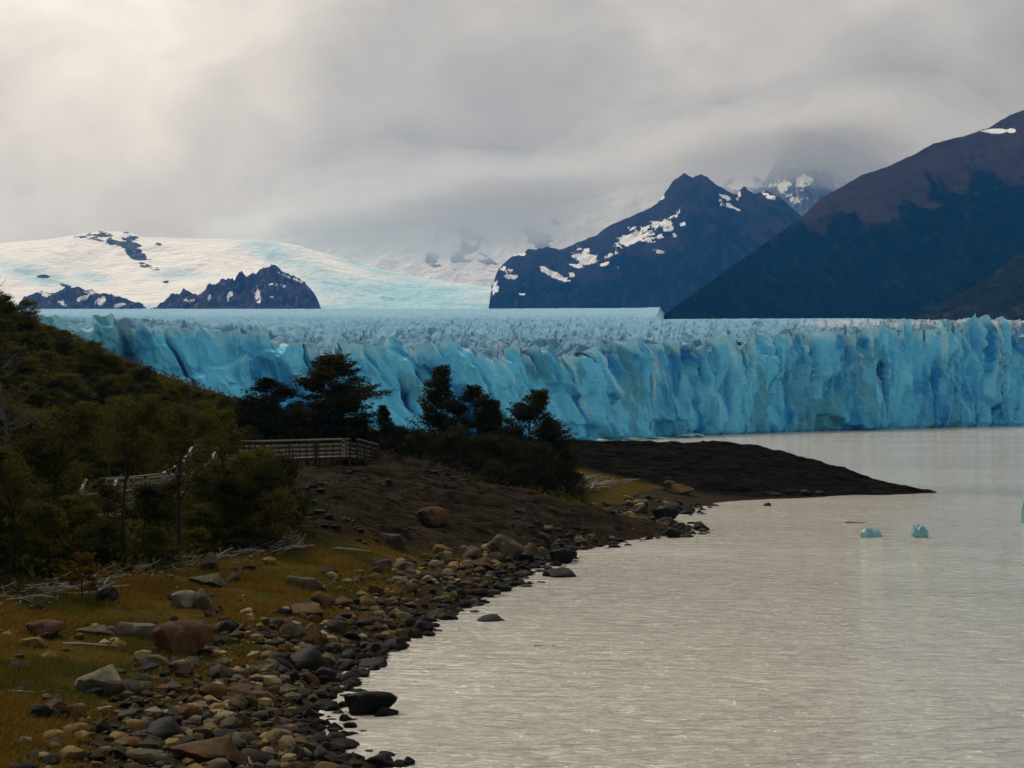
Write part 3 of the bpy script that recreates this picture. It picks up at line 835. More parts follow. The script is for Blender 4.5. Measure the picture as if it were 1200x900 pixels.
# ================================================================== THINGS
# ---- trees
def m_leaf(a, b, hue=0.0):
    def f(t):
        r = t.n('ObjectInfo').outputs['Random']
        n = t.noise(objco(t), 0.9, 3, 0.6)
        nl = t.noise(objco(t), 9.0, 2, 0.5)
        c = t.mix(t.step(t.math('ADD', t.math('MULTIPLY', n, 0.7), t.math('MULTIPLY', r, 0.5)), 0.3, 0.85), a, b)
        c = t.mix(t.math('MULTIPLY', nl, 0.35), c, tuple(v * 1.9 for v in b))
        d = t.n('BsdfDiffuse', {'Color': c})
        tr = t.n('BsdfTranslucent', {'Color': c})
        mx = t.n('MixShader', {0: 0.22, 1: d.outputs[0], 2: tr.outputs[0]})
        t.n('OutputMaterial', {'Surface': mx.outputs[0]})
    return f
M_LEAF_DARK = mat('dark_beech_leaves', m_leaf((0.0144, 0.0162, 0.0054), (0.0336, 0.0324, 0.0096)))
M_LEAF_MID = mat('olive_beech_leaves', m_leaf((0.025, 0.02625, 0.00625), (0.0775, 0.0675, 0.0125)))
M_LEAF_BROWN = mat('russet_leaves', m_leaf((0.045, 0.022, 0.004), (0.09, 0.05, 0.008)))
def m_bark(a, b):
    def f(t):
        n = t.noise(t.mapping(objco(t), (6, 6, 1.2)), 2.0, 5, 0.6)
        bp = t.n('Bump', {'Strength': 0.7, 'Distance': 0.03, 'Height': n})
        out(t, Base_Color=t.mix(n, a, b), Roughness=0.9, Normal=bp.outputs[0], Specular_IOR_Level=0.1)
    return f
M_BARK = mat('dark_bark', m_bark((0.012, 0.009, 0.007), (0.04, 0.033, 0.027)))
M_SNAG = mat('dead_grey_wood', m_bark((0.04, 0.034, 0.028), (0.13, 0.115, 0.095)))
M_DRIFT = mat('bleached_driftwood', m_bark((0.12, 0.105, 0.085), (0.36, 0.325, 0.28)))


def crown_profile(kind, t):
    if kind == 'dome': return np.sin(np.pi * np.clip(0.2 + 0.78 * t, 0, 1)) ** 0.7
    if kind == 'cone': return np.clip((1 - t) ** 0.75 * 1.0 + 0.05, 0, 1) * np.clip(t * 6 + 0.5, 0, 1)
    if kind == 'umbrella': return np.sin(np.pi * np.clip(0.1 + 0.85 * t ** 0.7, 0, 1)) ** 0.6
    return np.clip(1.1 - t, 0, 1) ** 0.6


def make_tree(seed, H, R, bare, kind, npad, per, leaf, lean=0.15, pad=0.26, trunk_r=0.09):
    g = np.random.default_rng(seed)
    ph = g.uniform(0, 6.28, 3)
    def axis_pt(z):
        q = z / H
        return np.stack([lean * H * q ** 1.6 + 0.05 * H * np.sin(q * 4 + ph[0]) * q, 0.05 * H * np.sin(q * 3.4 + ph[1]) * q, z], -1)
    A = Acc()
    zz = np.linspace(-0.35, H * 0.93, 12)
    rr = trunk_r * (1 - 0.9 * np.clip(zz / H, 0, 1) ** 0.9); rr[0] *= 1.5; rr[1] *= 1.2
    A.add(*tube(axis_pt(np.clip(zz, 0, None)) + np.stack([0 * zz, 0 * zz, np.minimum(zz, 0)], -1), rr, 8))
    t = g.random(npad) ** 0.85
    t[:4] = [0.98, 0.93, 0.9, 0.86]
    # a handful of main limbs that group the pads into lobes
    nl = 9
    lob_a = np.arange(nl) * 2.4 + g.random(nl); lob_t = np.linspace(0.03, 0.9, nl)
    k = np.argmin(np.abs(t[:, None] - lob_t[None]) + g.random((npad, nl)) * 0.28, axis=1)
    ang = lob_a[k] + g.normal(0, 0.62, npad)
    lob_r = g.uniform(0.62, 1.12, nl)[k]
    rf = np.sqrt(g.random(npad)) * 0.86 + 0.14
    rad = R * crown_profile(kind, t) * rf * lob_r
    z = H * (bare + (1 - bare) * t) * 0.97 + rad * 0.10
    C = axis_pt(z); C[:, 0] += np.cos(ang) * rad; C[:, 1] += np.sin(ang) * rad
    C[:, 0] += lean * 0.5 * rad
    for i in range(npad):
        if i % 2 and i > 4: continue
        zb = max(z[i] - rad[i] * g.uniform(0.35, 0.8) - 0.05 * H, 0.10 * H)
        p0 = axis_pt(np.array(zb)); p2 = C[i]
        p1 = p0 * 0.45 + p2 * 0.55; p1[2] += rad[i] * g.uniform(-0.12, 0.14)
        s = np.linspace(0, 1, 5)[:, None]
        pts = (1 - s) ** 2 * p0 + 2 * s * (1 - s) * p1 + s ** 2 * p2
        r0 = max(trunk_r * 0.42 * (1 - zb / H), 0.012)
        A.add(*tube(pts, r0 * (1 - 0.8 * s[:, 0]), 5))
    trunk = A.mesh('trunk')
    # leaves
    ps = R * pad * g.uniform(0.6, 1.25, npad)
    N = npad * per
    pi = np.repeat(np.arange(npad), per)
    d = g.normal(size=(N, 3)); d /= np.linalg.norm(d, axis=1)[:, None]
    q = d * (g.random(N) ** 0.45)[:, None]
    q[:, 2] *= 0.46
    # pads tilt outward and upward like wind-combed sprays
    up = 0.30 + 0.25 * g.random(npad)
    rdir = np.stack([np.cos(ang), np.sin(ang)], 1)[pi]
    q[:, 2] += (q[:, 0] * rdir[:, 0] + q[:, 1] * rdir[:, 1]) * up[pi]
    L = C[pi] + q * ps[pi][:, None]
    nrm = np.stack([g.normal(0, 0.55, N), g.normal(0, 0.55, N), np.abs(g.normal(0.8, 0.35, N))], 1); nrm /= np.linalg.norm(nrm, axis=1)[:, None]
    a1 = np.cross(nrm, g.normal(size=(N, 3))); a1 /= np.linalg.norm(a1, axis=1)[:, None]
    a2 = np.cross(nrm, a1)
    sz = leaf * g.uniform(0.6, 1.35, N)[:, None]
    V = np.stack([L - a1 * sz, L + a2 * sz * 0.55, L + a1 * sz, L - a2 * sz * 0.55], 1).reshape(-1, 3)
    F = np.arange(N * 4).reshape(-1, 4)
    return trunk, mk_mesh('crown', V, F, False)


def make_snag(seed, H, nb, spread, r):
    g = np.random.default_rng(seed)
    A = Acc()
    zz = np.linspace(-0.3, H, 12)
    ax = lambda z: np.stack([0.06 * H * np.sin(z / H * 3 + seed) * z / H, 0.05 * H * np.cos(z / H * 4 + seed) * z / H, z], -1)
    A.add(*tube(ax(zz), r * (1 - 0.92 * np.clip(zz / H, 0, 1)), 7))
    B = Acc()
    for i in range(nb):
        zb = H * g.uniform(0.25, 0.95); a = g.uniform(0, 6.28); l = spread * g.uniform(0.4, 1.0) * (1.1 - 0.6 * zb / H)
        p0 = ax(np.array(zb)); s = np.linspace(0, 1, 6)[:, None]
        p2 = p0 + np.array([math.cos(a) * l, math.sin(a) * l, l * g.uniform(0.2, 1.1)]); p1 = (p0 + p2) / 2 + g.normal(0, 0.12, 3) * l
        pts = (1 - s) ** 2 * p0 + 2 * s * (1 - s) * p1 + s ** 2 * p2
        B.add(*tube(pts, r * 0.34 * (1 - 0.85 * s[:, 0]), 5))
        for _ in range(3):
            k = g.integers(2, 5); q0 = pts[k]; q1 = q0 + np.array([*g.normal(0, 0.35, 2), abs(g.normal(0.3, 0.2))]) * l
            B.add(*tube(np.array([q0, (q0 + q1) / 2 + g.normal(0, 0.05, 3) * l, q1]), np.array([0.13, 0.09, 0.03]) * r, 4))
    return A.mesh('trunk'), B.mesh('branch')


def leafmat(v, m):
    for t_, c_ in v:
        if not t_.materials: t_.materials.append(M_BARK)
        if not c_.materials: c_.materials.append(m)
    return v
BEECH = leafmat([make_tree(101 + i, 6.0, 2.0, 0.10, k, 190, 80, 0.08, l, 0.235) for i, (k, l) in enumerate([('dome', 0.06), ('cone', 0.1), ('dome', 0.16), ('cone', 0.02)])], M_LEAF_DARK)
STANDARD = leafmat([make_tree(121 + i, 5.0, 1.7, b, 'umbrella', 62, 70, 0.07, l, 0.28, 0.11) for i, (b, l) in enumerate([(0.62, 0.05), (0.58, -0.08), (0.5, 0.1)])], M_LEAF_MID)
BUSH_D = leafmat([make_tree(141 + i, 2.6, 1.5, 0.03, 'dome', 60, 80, 0.07, l, 0.34, 0.05) for i, l in enumerate([0.02, 0.1, -0.05])], M_LEAF_DARK)
BUSH_M = leafmat([make_tree(151 + i, 2.6, 1.5, 0.03, 'dome', 60, 80, 0.07, l, 0.34, 0.05) for i, l in enumerate([0.02, 0.1, -0.05, 0.06])], M_LEAF_MID)
BUSH_R = leafmat([make_tree(161, 1.6, 0.7, 0.03, 'dome', 36, 60, 0.05, 0.05, 0.36, 0.03)], M_LEAF_BROWN)
SNAGS = [make_snag(171 + i, 5.0, n, s_, 0.10) for i, (n, s_) in enumerate([(16, 1.1), (22, 1.7), (10, 1.4)])]
for a_, b_ in SNAGS:
    a_.materials.append(M_SNAG); b_.materials.append(M_SNAG)


LAND = []
def plant(name, label, cat, group, var, x, y, sx, sz, rz, sink=0.05, parts=('trunk', 'crown')):
    z = float(ground(x, y)) - sink
    e = link(name, None, loc=(x, y, z), rot=(0, 0, rz), scale=(sx, sx, sz))
    e.empty_display_size = 0.3
    tag(e, label, cat, group)
    if cat in ('tree', 'dead tree'): LAND.append((x, y, label))
    for nm, me in zip(parts, var):
        link(nm, me, None, e)
    return e


def tree_px(label, group, var, vH, vR, px, D, H, Rw, rz=0.0, name='beech_tree', cat='tree', parts=('trunk', 'crown')):
    return plant(name, label, cat, group, var, float(Xof(px, D)), D, Rw / vR, H / vH, rz, parts=parts)


G_RIDGE = 'beech trees along the crest behind the boardwalk'
for lab, v, px, D, H, R, rz in [
    ('broad dark beech tree towering behind the boardwalk railing, tallest of its row', 0, 375, 113, 7.0, 3.7, 0.4),
    ('dark bushy beech tree beside the towering broad tree', 2, 316, 114, 5.2, 3.0, 2.0),
    ('dense low beech tree pressed against the tall broad tree by the railing', 0, 404, 115, 5.0, 2.4, 4.0),
    ('small slender conical beech tree standing alone past the railing end', 3, 450, 114, 3.6, 1.25, 1.0),
    ('tall ragged beech tree with pointed top above the brown bank', 1, 511, 117, 7.3, 2.5, 0.2),
    ('round-topped beech tree growing against the tall ragged pointed one', 2, 546, 118, 6.2, 2.3, 1.2),
    ('thin gappy beech tree between the pointed group and the wind-bent one', 3, 583, 118, 5.6, 2.1, 3.0),
    ('wind-bent beech tree with a combed sloping top above the drift pile', 2, 616, 117, 6.7, 2.6, 5.8),
    ('low wide beech tree at the shore end of the tree row', 0, 652, 118, 5.2, 2.3, 2.6),
]:
    tree_px(lab, G_RIDGE, BEECH[v], 6.0, 2.0, px, D, H, R, rz)
G_CREST = 'dark bushes filling in under the crest trees'
for i, (px, D, H, R) in enumerate([(345, 112, 3.2, 1.7), (470, 113, 2.2, 1.5), (490, 113, 2.6, 1.5), (530, 113, 3.0, 1.7), (565, 113, 2.8, 1.6), (596, 113, 3.2, 1.8), (630, 113, 3.2, 1.9), (655, 114, 2.6, 1.5), (290, 115, 3.6, 1.8), (428, 114, 2.2, 1.2), (672, 118, 2.0, 1.1), (610, 110, 1.8, 1.2), (580, 110, 1.6, 1.1)]):
    lab = ('dark bush behind the boardwalk railing under the towering broad beech' if px < 440 else 'dark bush between the slender conical beech and the pointed beech' if px < 505 else 'dark bush at the foot of the pointed beech group' if px < 575 else 'dark bush at the foot of the wind-bent beech' if px < 640 else 'dark bush at the shore end of the beech row')
    tree_px(lab, G_CREST, BUSH_D[i % 3], 2.6, 1.5, px, D, H, R, i * 1.7, 'dark_bush', 'bush')
# trees at the edge of the beach
G_EDGE = 'trees at the forest edge above the driftwood'
for lab, v, px, D, H, R, rz in [
    ('tall thin-trunked tree with a bare dark stem in front of the stairs', 0, 146, 62, 6.2, 1.7, 0.3),
    ('forked dark-trunked tree with a flat crown beside the upper stairs', 1, 211, 66, 6.1, 1.7, 2.2),
    ('dark-trunked tree at the end of the driftwood heap', 2, 18, 56, 4.6, 1.8, 4.0),
    ('leaning thin tree overhanging the lower boardwalk', 2, 66, 66, 5.4, 1.9, 1.0),
    ('slim olive tree rising behind the forked one', 0, 262, 76, 5.2, 1.5, 5.0),
]:
    tree_px(lab, G_EDGE, STANDARD[v], 5.0, 1.7, px, D, H, R, rz, 'thin_trunked_tree')
G_EDGEB = 'shrubs at the forest edge above the driftwood'
for i, (px, D, H, R, k) in enumerate([(300, 71, 3.5, 1.75, 'd'), (338, 74, 3.3, 1.3, 'd'), (262, 70, 3.0, 1.5, 'd'), (320, 70, 2.4, 1.2, 'm'), (240, 68, 1.7, 1.1, 'd'), (176, 62.5, 1.5, 0.85, 'm'), (120, 62, 1.5, 1.1, 'd'), (75, 60, 2.0, 1.3, 'd'), (42, 58, 2.4, 1.3, 'm'), (98, 66, 1.3, 1.1, 'm'), (5, 60, 3.4, 1.6, 'm'), (170, 70, 2.1, 1.3, 'd'), (196, 73, 2.2, 1.1, 'm'), (128, 70, 1.9, 1.1, 'm'), (-15, 54, 2.6, 1.3, 'd'), (30, 66, 3.6, 1.8, 'd'), (190, 64, 1.3, 0.9, 'd'), (228, 66.5, 1.2, 0.8, 'm'), (278, 84, 3.0, 1.6, 'm'), (310, 88, 2.6, 1.5, 'm'), (248, 80, 2.6, 1.6, 'm'), (60, 72, 3.0, 1.8, 'm')]):
    B = BUSH_D if k == 'd' else BUSH_M
    colr = 'dark green' if k == 'd' else 'olive green'
    size = 'tall' if H > 2.9 else 'low' if H < 1.6 else 'mid-height'
    lab = f'{size} {colr} shrub ' + ('beside the bare bank at the end of the driftwood line' if px > 235 else 'in front of the zigzag boardwalk' if 90 < px else 'around the dark-trunked tree behind the driftwood heap')
    tree_px(lab, G_EDGEB, B[i % 3], 2.6, 1.5, px, D, H, R, i * 2.1, 'edge_shrub', 'shrub')
tree_px('small russet-brown shrub among the driftwood at the grass edge', None, BUSH_R[0], 1.6, 0.7, 97, 54, 1.55, 0.75, 0.5, 'russet_shrub', 'shrub')
# dead trees
for lab, v, px, D, H, R, rz in [
    ('bare dead tree with upright twigs on the hill skyline', 0, 225, 118, 4.6, 1.2, 0.0),
    ('grey dead tree with many spreading twigs high on the hillside', 1, 8, 82, 6.6, 1.9, 0.6),
    ('bare twisted dead tree standing on the top of the hill', 2, -4, 128, 6.2, 1.6, 1.0),
    ('pale forked dead trunk above the lower boardwalk', 2, 66, 68, 2.6, 0.9, 2.0),
    ('short bleached snag leaning out of the hillside scrub', 2, 28, 88, 2.6, 0.8, 4.2),
    ('thin pale dead stem in the middle of the hillside scrub', 0, 128, 88, 3.0, 0.7, 3.0),
    ('dark dead tree with crooked limbs low on the slope', 1, 50, 78, 4.2, 1.5, 3.3),
]:
    tree_px(lab, 'dead trees on the hillside', SNAGS[v], 5.0, 1.4, px, D, H, R, rz, 'dead_tree', 'dead tree', ('trunk', 'branch'))
# hillside scrub: individual bushes, largest spacing first
pts = []
g = np.random.default_rng(77)
for _ in range(26000):
    Y = g.uniform(68, 146); pxr = g.uniform(-40, 400); X = float(Xof(pxr, Y))
    if zone(Zfor, X, Y) < 0.6: continue
    if pxr > 300 and Y < 118: continue
    if pxr > 235 and Y < 112 and Y > 92: continue
    if 85 < pxr < 240 and 68 < Y < 96 and Y < 70 + (pxr - 85) * 0.14 + 10: continue
    dmin = 1.75 if Y > 95 else 1.6
    if any((X - a) ** 2 + (Y - b) ** 2 < dmin ** 2 for a, b in pts): continue
    zt = float(ground(X, Y)) + 2.0
    pts.append((X, Y))
    if len(pts) >= 290: break
SHORT = {'bare dead tree with upright twigs on the hill skyline': 'bare dead tree on the skyline', 'grey dead tree with many spreading twigs high on the hillside': 'grey many-twigged dead tree',
         'bare twisted dead tree standing on the top of the hill': 'twisted dead tree on the hilltop', 'pale forked dead trunk above the lower boardwalk': 'pale forked dead trunk', 'short bleached snag leaning out of the hillside scrub': 'short bleached snag',
         'thin pale dead stem in the middle of the hillside scrub': 'thin pale dead stem', 'dark dead tree with crooked limbs low on the slope': 'dark crooked dead tree', 'tall thin-trunked tree with a bare dark stem in front of the stairs': 'tall thin-trunked tree',
         'forked dark-trunked tree with a flat crown beside the upper stairs': 'forked dark-trunked tree', 'dark-trunked tree at the end of the driftwood heap': 'dark-trunked tree by the driftwood heap', 'leaning thin tree overhanging the lower boardwalk': 'leaning thin tree',
         'slim olive tree rising behind the forked one': 'slim olive tree', 'dark bushy beech tree beside the towering broad tree': 'dark bushy beech tree behind the railing'}
for i, (X, Y) in enumerate(pts):
    dark = g.random() < 0.42
    B = BUSH_D if dark else BUSH_M
    h = g.uniform(1.0, 1.9) * (1.0 if g.random() > 0.12 else 1.4); r_ = g.uniform(0.85, 1.45)
    size = 'tall' if h > 1.95 else 'low spreading' if h / r_ < 1.05 else 'small' if r_ < 1.05 else 'rounded'
    colr = 'dark green' if dark else 'olive green'
    near = sorted((math.hypot(X - a, (Y - b) * 0.5), l) for a, b, l in LAND)[0]
    short = ' '.join(near[1].split()[:5])
    ridge = Y > 126
    where = ('beside the ' + SHORT.get(near[1], short)) if near[0] < 2.6 else ('on the hill crest against the ice' if ridge else 'uphill of the zigzag boardwalk' if (Xof(85, Y) < X < Xof(240, Y) and Y < 112) else 'on the upper slope of the wooded hill' if Y > 100 else 'on the lower slope of the wooded hill')
    plant('hillside_bush', f'{size} {colr} bush {where}', 'bush', 'bushes covering the wooded hillside',
          B[i % len(B)], X, Y, r_ / 1.5, h / 2.6, g.uniform(0, 6.28), 0.1)
# the rest of the hillside scrub, past counting
sp = []
for _ in range(12000):
    Y = g.uniform(60, 150); pxr = g.uniform(-480, 420); X = float(Xof(pxr, Y))
    if zone(Zfor, X, Y) < 0.6 or (pxr > 235 and Y < 112): continue
    if 85 < pxr < 240 and Y < 70 + (pxr - 85) * 0.14 + 12: continue
    sp.append((X, Y))
    if len(sp) >= 1500: break
sp = np.array(sp); PER = 240
ci = np.repeat(np.arange(len(sp)), PER); N = len(ci)
d = g.normal(size=(N, 3)); d /= np.linalg.norm(d, axis=1)[:, None]; d[:, 2] = np.abs(d[:, 2])
lump = 0.75 + 0.5 * vn3(d * 2.2 + ci[:, None] * 1.37, 4)
rr_ = (g.uniform(0.6, 1.15, len(sp))[ci] * lump * g.random(N) ** 0.3)[:, None]
c = np.stack([sp[ci, 0], sp[ci, 1], ground(sp[ci, 0], sp[ci, 1])], 1) + d * rr_ * np.array([1, 1, 1.05])
nr = d + g.normal(0, 0.5, (N, 3)); nr[:, 2] += 0.5; nr /= np.linalg.norm(nr, axis=1)[:, None]
a1 = np.cross(nr, g.normal(size=(N, 3))); a1 /= np.linalg.norm(a1, axis=1)[:, None]; a2 = np.cross(nr, a1)
szz = g.uniform(0.06, 0.13, N)[:, None]
V = np.stack([c - a1 * szz, c + a2 * szz * .6, c + a1 * szz, c - a2 * szz * .6], 1).reshape(-1, 3)
tag(link('scrub', mk_mesh('scrub', V, np.arange(len(V)).reshape(-1, 4), False), M_LEAF_MID), 'dense low scrub covering the wooded hillside', 'scrub', kind='stuff')
# undergrowth between the bushes (nobody could count it)
N = 120000
uy = g.uniform(56, 165, N); ux = Xof(g.uniform(-480, 690, N), uy)
keep = zone(Zfor, ux, uy) > 0.5
ux, uy = ux[keep], uy[keep]; N = len(ux)
uz = ground(ux, uy) + g.random(N) ** 1.5 * 0.55 * (0.4 + 1.2 * fbm(ux * 0.5, uy * 0.5, 2, 5))
c = np.stack([ux, uy, uz], 1)
nr = g.normal(size=(N, 3)); nr[:, 2] += 0.8; nr /= np.linalg.norm(nr, axis=1)[:, None]
a1 = np.cross(nr, g.normal(size=(N, 3))); a1 /= np.linalg.norm(a1, axis=1)[:, None]; a2 = np.cross(nr, a1)
szz = g.uniform(0.06, 0.16, N)[:, None]
V = np.stack([c - a1 * szz, c + a2 * szz * .6, c + a1 * szz, c - a2 * szz * .6], 1).reshape(-1, 3)
tag(link('undergrowth', mk_mesh('undergrowth', V, np.arange(len(V)).reshape(-1, 4), False), M_LEAF_MID), 'low dark undergrowth between the hillside bushes', 'undergrowth', kind='stuff')

# ---- boardwalk
def m_wood(a, b):
    def f(t):
        n = t.noise(t.mapping(objco(t), (1.5, 12, 12)), 2.0, 4, 0.6)
        out(t, Base_Color=t.mix(n, a, b), Roughness=0.85, Specular_IOR_Level=0.1)
    return f
M_PALE = mat('weathered_pale_timber', m_wood((0.13, 0.11, 0.085), (0.26, 0.225, 0.18)))
M_DARKW = mat('dark_brown_timber', m_wood((0.018, 0.014, 0.011), (0.05, 0.04, 0.03)))  # darker brown than the rails: posts, balusters, piles, stringers


def beam(name, parent, p, q, wd, ht, m):
    """a squared timber from p to q"""
    p = Vector(p); q = Vector(q); d = q - p; L = d.length
    key = ('beam', round(wd, 3), round(ht, 3), m.name)
    me = BEAMS.get(key)
    if me is None:
        b = 0.12 * min(wd, ht)
        y, z = wd / 2, ht / 2
        ring = [(-y + b, -z), (y - b, -z), (y, -z + b), (y, z - b), (y - b, z), (-y + b, z), (-y, z - b), (-y, -z + b)]
        V = [(x, *r_) for x in (-0.5, 0.5) for r_ in ring]
        F = [(i, (i + 1) % 8, 8 + (i + 1) % 8, 8 + i) for i in range(8)] + [(7, 6, 1, 0), (6, 5, 2, 1), (5, 4, 3, 2)] + [(8, 9, 14, 15), (9, 10, 13, 14), (10, 11, 12, 13)]
        me = mk_mesh(name, V, F, False); me.materials.append(m); BEAMS[key] = me
    o = link(name, me, None, parent)
    rot = d.to_track_quat('X', 'Z').to_matrix().to_4x4()
    o.matrix_basis = Matrix.Translation((p + q) / 2 - parent.location) @ rot @ Matrix.Diagonal((L, 1, 1, 1))
    return o
BEAMS = {}


def walkway(parent, path, sides, bal=0.42, post=1.7, rail_h=1.08, width=1.5, legs=True):
    path = [Vector(p) for p in path]
    for a, b in zip(path[:-1], path[1:]):
        d = b - a; L = d.length; dh = Vector((d.x, d.y, 0)).normalized(); nrm = Vector((dh.y, -dh.x, 0))   # nrm: camera side for a run to the right
        for s in (-1, 1):                                     # deck stringers
            beam('stringer', parent, a + nrm * s * width * 0.46 + Vector((0, 0, -0.14)), b + nrm * s * width * 0.46 + Vector((0, 0, -0.14)), 0.06, 0.16, M_DARKW)
        n = max(2, int(L / 0.42))
        for i in range(n):                                    # deck boards
            c_ = a + d * ((i + 0.5) / n)
            o = beam('deck_board', parent, c_ - nrm * width * 0.5 + Vector((0, 0, -0.015)), c_ + nrm * width * 0.5 + Vector((0, 0, -0.015)), 0.38, 0.04, M_PALE)
        for s in sides:
            e = nrm * s * width * 0.5
            for k, hh in enumerate((rail_h, 0.80, 0.53, 0.26)):
                if k == 0:
                    beam('top_rail', parent, a + e + Vector((0, 0, hh)), b + e + Vector((0, 0, hh)), 0.14, 0.06, M_PALE)
                else:
                    beam('rail', parent, a + e * 1.0 + Vector((0, 0, hh - 0.04)), b + e + Vector((0, 0, hh - 0.04)), 0.035, 0.10, M_PALE)
            m = max(1, int(round(L / post)))
            for i in range(m + 1):
                q = a + d * (i / m) + e * 1.06
                gz = float(ground(q.x, q.y)) - 0.3
                beam('post', parent, (q.x, q.y, min(gz, q.z - 0.2)), (q.x, q.y, q.z + rail_h - 0.032), 0.1, 0.1, M_DARKW if (i % 1 == 0 and bal) else M_PALE)
            if bal:
                m = max(1, int(L / bal))
                for i in range(m):
                    q = a + d * ((i + 0.5) / m) + e * 1.06
                    beam('baluster', parent, (q.x, q.y, q.z - 0.1), (q.x, q.y, q.z + rail_h - 0.032), 0.06, 0.05, M_DARKW)
            if legs:
                m = max(1, int(L / 0.6))
                for i in range(m + 1):
                    q = a + d * (i / m) + nrm * s * width * 0.40
                    gz = float(ground(q.x, q.y)) - 0.25
                    if gz < q.z - 0.35:
                        beam('pile', parent, (q.x, q.y, gz), (q.x, q.y, q.z - 0.245), 0.08, 0.08, M_DARKW)


def W3(px, py, D): return P(px, py, D)
bw = link('boardwalk', None, loc=W3(330, 540, 102)); tag(bw, 'weathered timber boardwalk with close-set railing on top of the brown bank', 'boardwalk')
walkway(bw, [W3(236, 537, 97), W3(300, 537.5, 100), W3(365, 535.5, 102), W3(405, 534, 103), W3(430, 540.0, 108)], (1, -1))
st = link('boardwalk_stairs', None, loc=W3(120, 600, 76)); tag(st, 'lower zigzag boardwalk with pale handrails half hidden among the trees', 'boardwalk')
walkway(st, [W3(84, 606, 76), W3(112, 604, 77)], (1, -1), bal=0, post=1.2, legs=True)
walkway(st, [W3(112, 604, 77), W3(119, 586, 83), W3(162, 584, 84), W3(206, 579, 86)], (1, -1), bal=0, post=1.5, legs=True)
walkway(st, [W3(206, 579, 86), W3(230, 564, 91), W3(240, 545, 97)], (1, -1), bal=0, post=1.1, legs=True)
walkway(st, [W3(120, 604, 75), W3(140, 601, 76)], (1,), bal=0, post=1.0, legs=True)

# ---- stones
def rock_mesh(seed, base, cuts=9, amp=0.16, flat=0.7):
    g = np.random.default_rng(seed)
    V, F = base; V = V.copy()
    for _ in range(cuts):
        n = g.normal(size=3); n /= np.linalg.norm(n); d = g.uniform(0.46, 0.86)
        k = np.maximum(V @ n - d, 0)
        V = V - (k * 0.92)[:, None] * n
    V = V * (1 + (vn3(V * 1.7, seed) - 0.5) * amp * 2 + (vn3(V * 5.0, seed + 2) - 0.5) * amp * 0.5)[:, None]
    V = V * np.array([1.0, g.uniform(0.65, 0.95), flat * g.uniform(0.8, 1.15)])
    V /= np.abs(V[:, 0]).max()
    return V, F


def m_stone(a, b, lichen=0.0, rough=0.85, spec=0.06):
    def f(t):
        p = objco(t)
        r = t.n('ObjectInfo').outputs['Random']
        v = t.n('VectorMath', {0: p, 1: t.n('CombineXYZ', {0: t.math('MULTIPLY', r, 31.0), 1: t.math('MULTIPLY', r, 17.0), 2: 0.0}).outputs[0]}, operation='ADD').outputs[0]
        n = t.noise(v, 1.3, 6, 0.65, 0.6); nf = t.noise(v, 9.0, 5, 0.65)
        c = t.mix(t.step(n, 0.32, 0.68), a, b)
        c = t.mix(t.math('MULTIPLY', nf, 0.5), c, tuple(q * 0.45 for q in a))
        if lichen:
            c = t.mix(t.math('MULTIPLY', t.step(t.noise(v, 2.6, 5, 0.7), 0.58, 0.66), lichen), c, (0.2, 0.18, 0.14))
        bp = t.n('Bump', {'Strength': 0.7, 'Distance': 0.06, 'Height': t.math('ADD', n, t.math('MULTIPLY', nf, 0.4))})
        out(t, Base_Color=c, Roughness=rough, Normal=bp.outputs[0], Specular_IOR_Level=spec)
    return f
M_ST = {'grey': mat('grey_stone', m_stone((0.0324, 0.02565, 0.0162), (0.1107, 0.0864, 0.05265), 0.6)),
        'tan': mat('ochre_stone', m_stone((0.06075, 0.03915, 0.01485), (0.1553, 0.1013, 0.03915), 0.3)),
        'rust': mat('rust_stone', m_stone((0.0351, 0.0189, 0.00945), (0.1013, 0.0567, 0.0243), 0.25)),
        'pale': mat('pale_stone', m_stone((0.07425, 0.06345, 0.0459), (0.189, 0.1593, 0.1107), 0.6)),
        'wet': mat('wet_dark_stone', m_stone((0.004, 0.004, 0.0035), (0.014, 0.0115, 0.008), 0.0, 0.6, 0.05))}
ROCKV = {}
for k in M_ST:
    ROCKV[k] = []
    for i in range(5):
        V, F = rock_mesh(300 + i * 7 + len(k) * 3, IC3, 8 + 3 * (i % 3), 0.2)
        me = mk_mesh('stone', V, F, True); me.set_sharp_from_angle(angle=math.radians(32)); me.materials.append(M_ST[k]); ROCKV[k].append(me)
placed = []
NAMED = []


def stone(kind, x, y, r, hz, rz, label, group=None, name='stone', cat='stone', sink=0.32, v=None, tilt=(0, 0)):
    z = float(ground(x, y))
    if z < 0 and kind == 'wet': z = max(z, -0.12 * r)
    me = ROCKV[kind][v if v is not None else int(rng.integers(5))]
    o = link(name, me, None, None, (x, y, z + hz * (0.62 - sink)), (tilt[0], tilt[1], rz), (r, r, hz / 0.62))
    placed.append((x, y, r * 0.9))
    if cat == 'boulder': NAMED.append((x, y, r, label))
    return tag(o, label, cat, group)


def stone_px(kind, px, py, wpx, hpx, label, rz=0.0, v=None, name='boulder', cat='boulder', sink=0.25, tilt=(0, 0)):
    """px, py: foot of the boulder in the photo, met on the ground"""
    D = 30.0
    dirv = P(px, py, 1.0) - Vector((0, 0, CAMZ))
    for _ in range(900):
        q = Vector((0, 0, CAMZ)) + dirv * D
        if q.z <= max(float(ground(q.x, q.y)), 0.0): break
        D += 0.25
    m = D / FPX
    r = wpx * m / 2 / 0.9
    return stone(kind, q.x, q.y + r * 0.4, r, hpx * m * 0.6, rz, label, None, name, cat, sink, v, tilt)


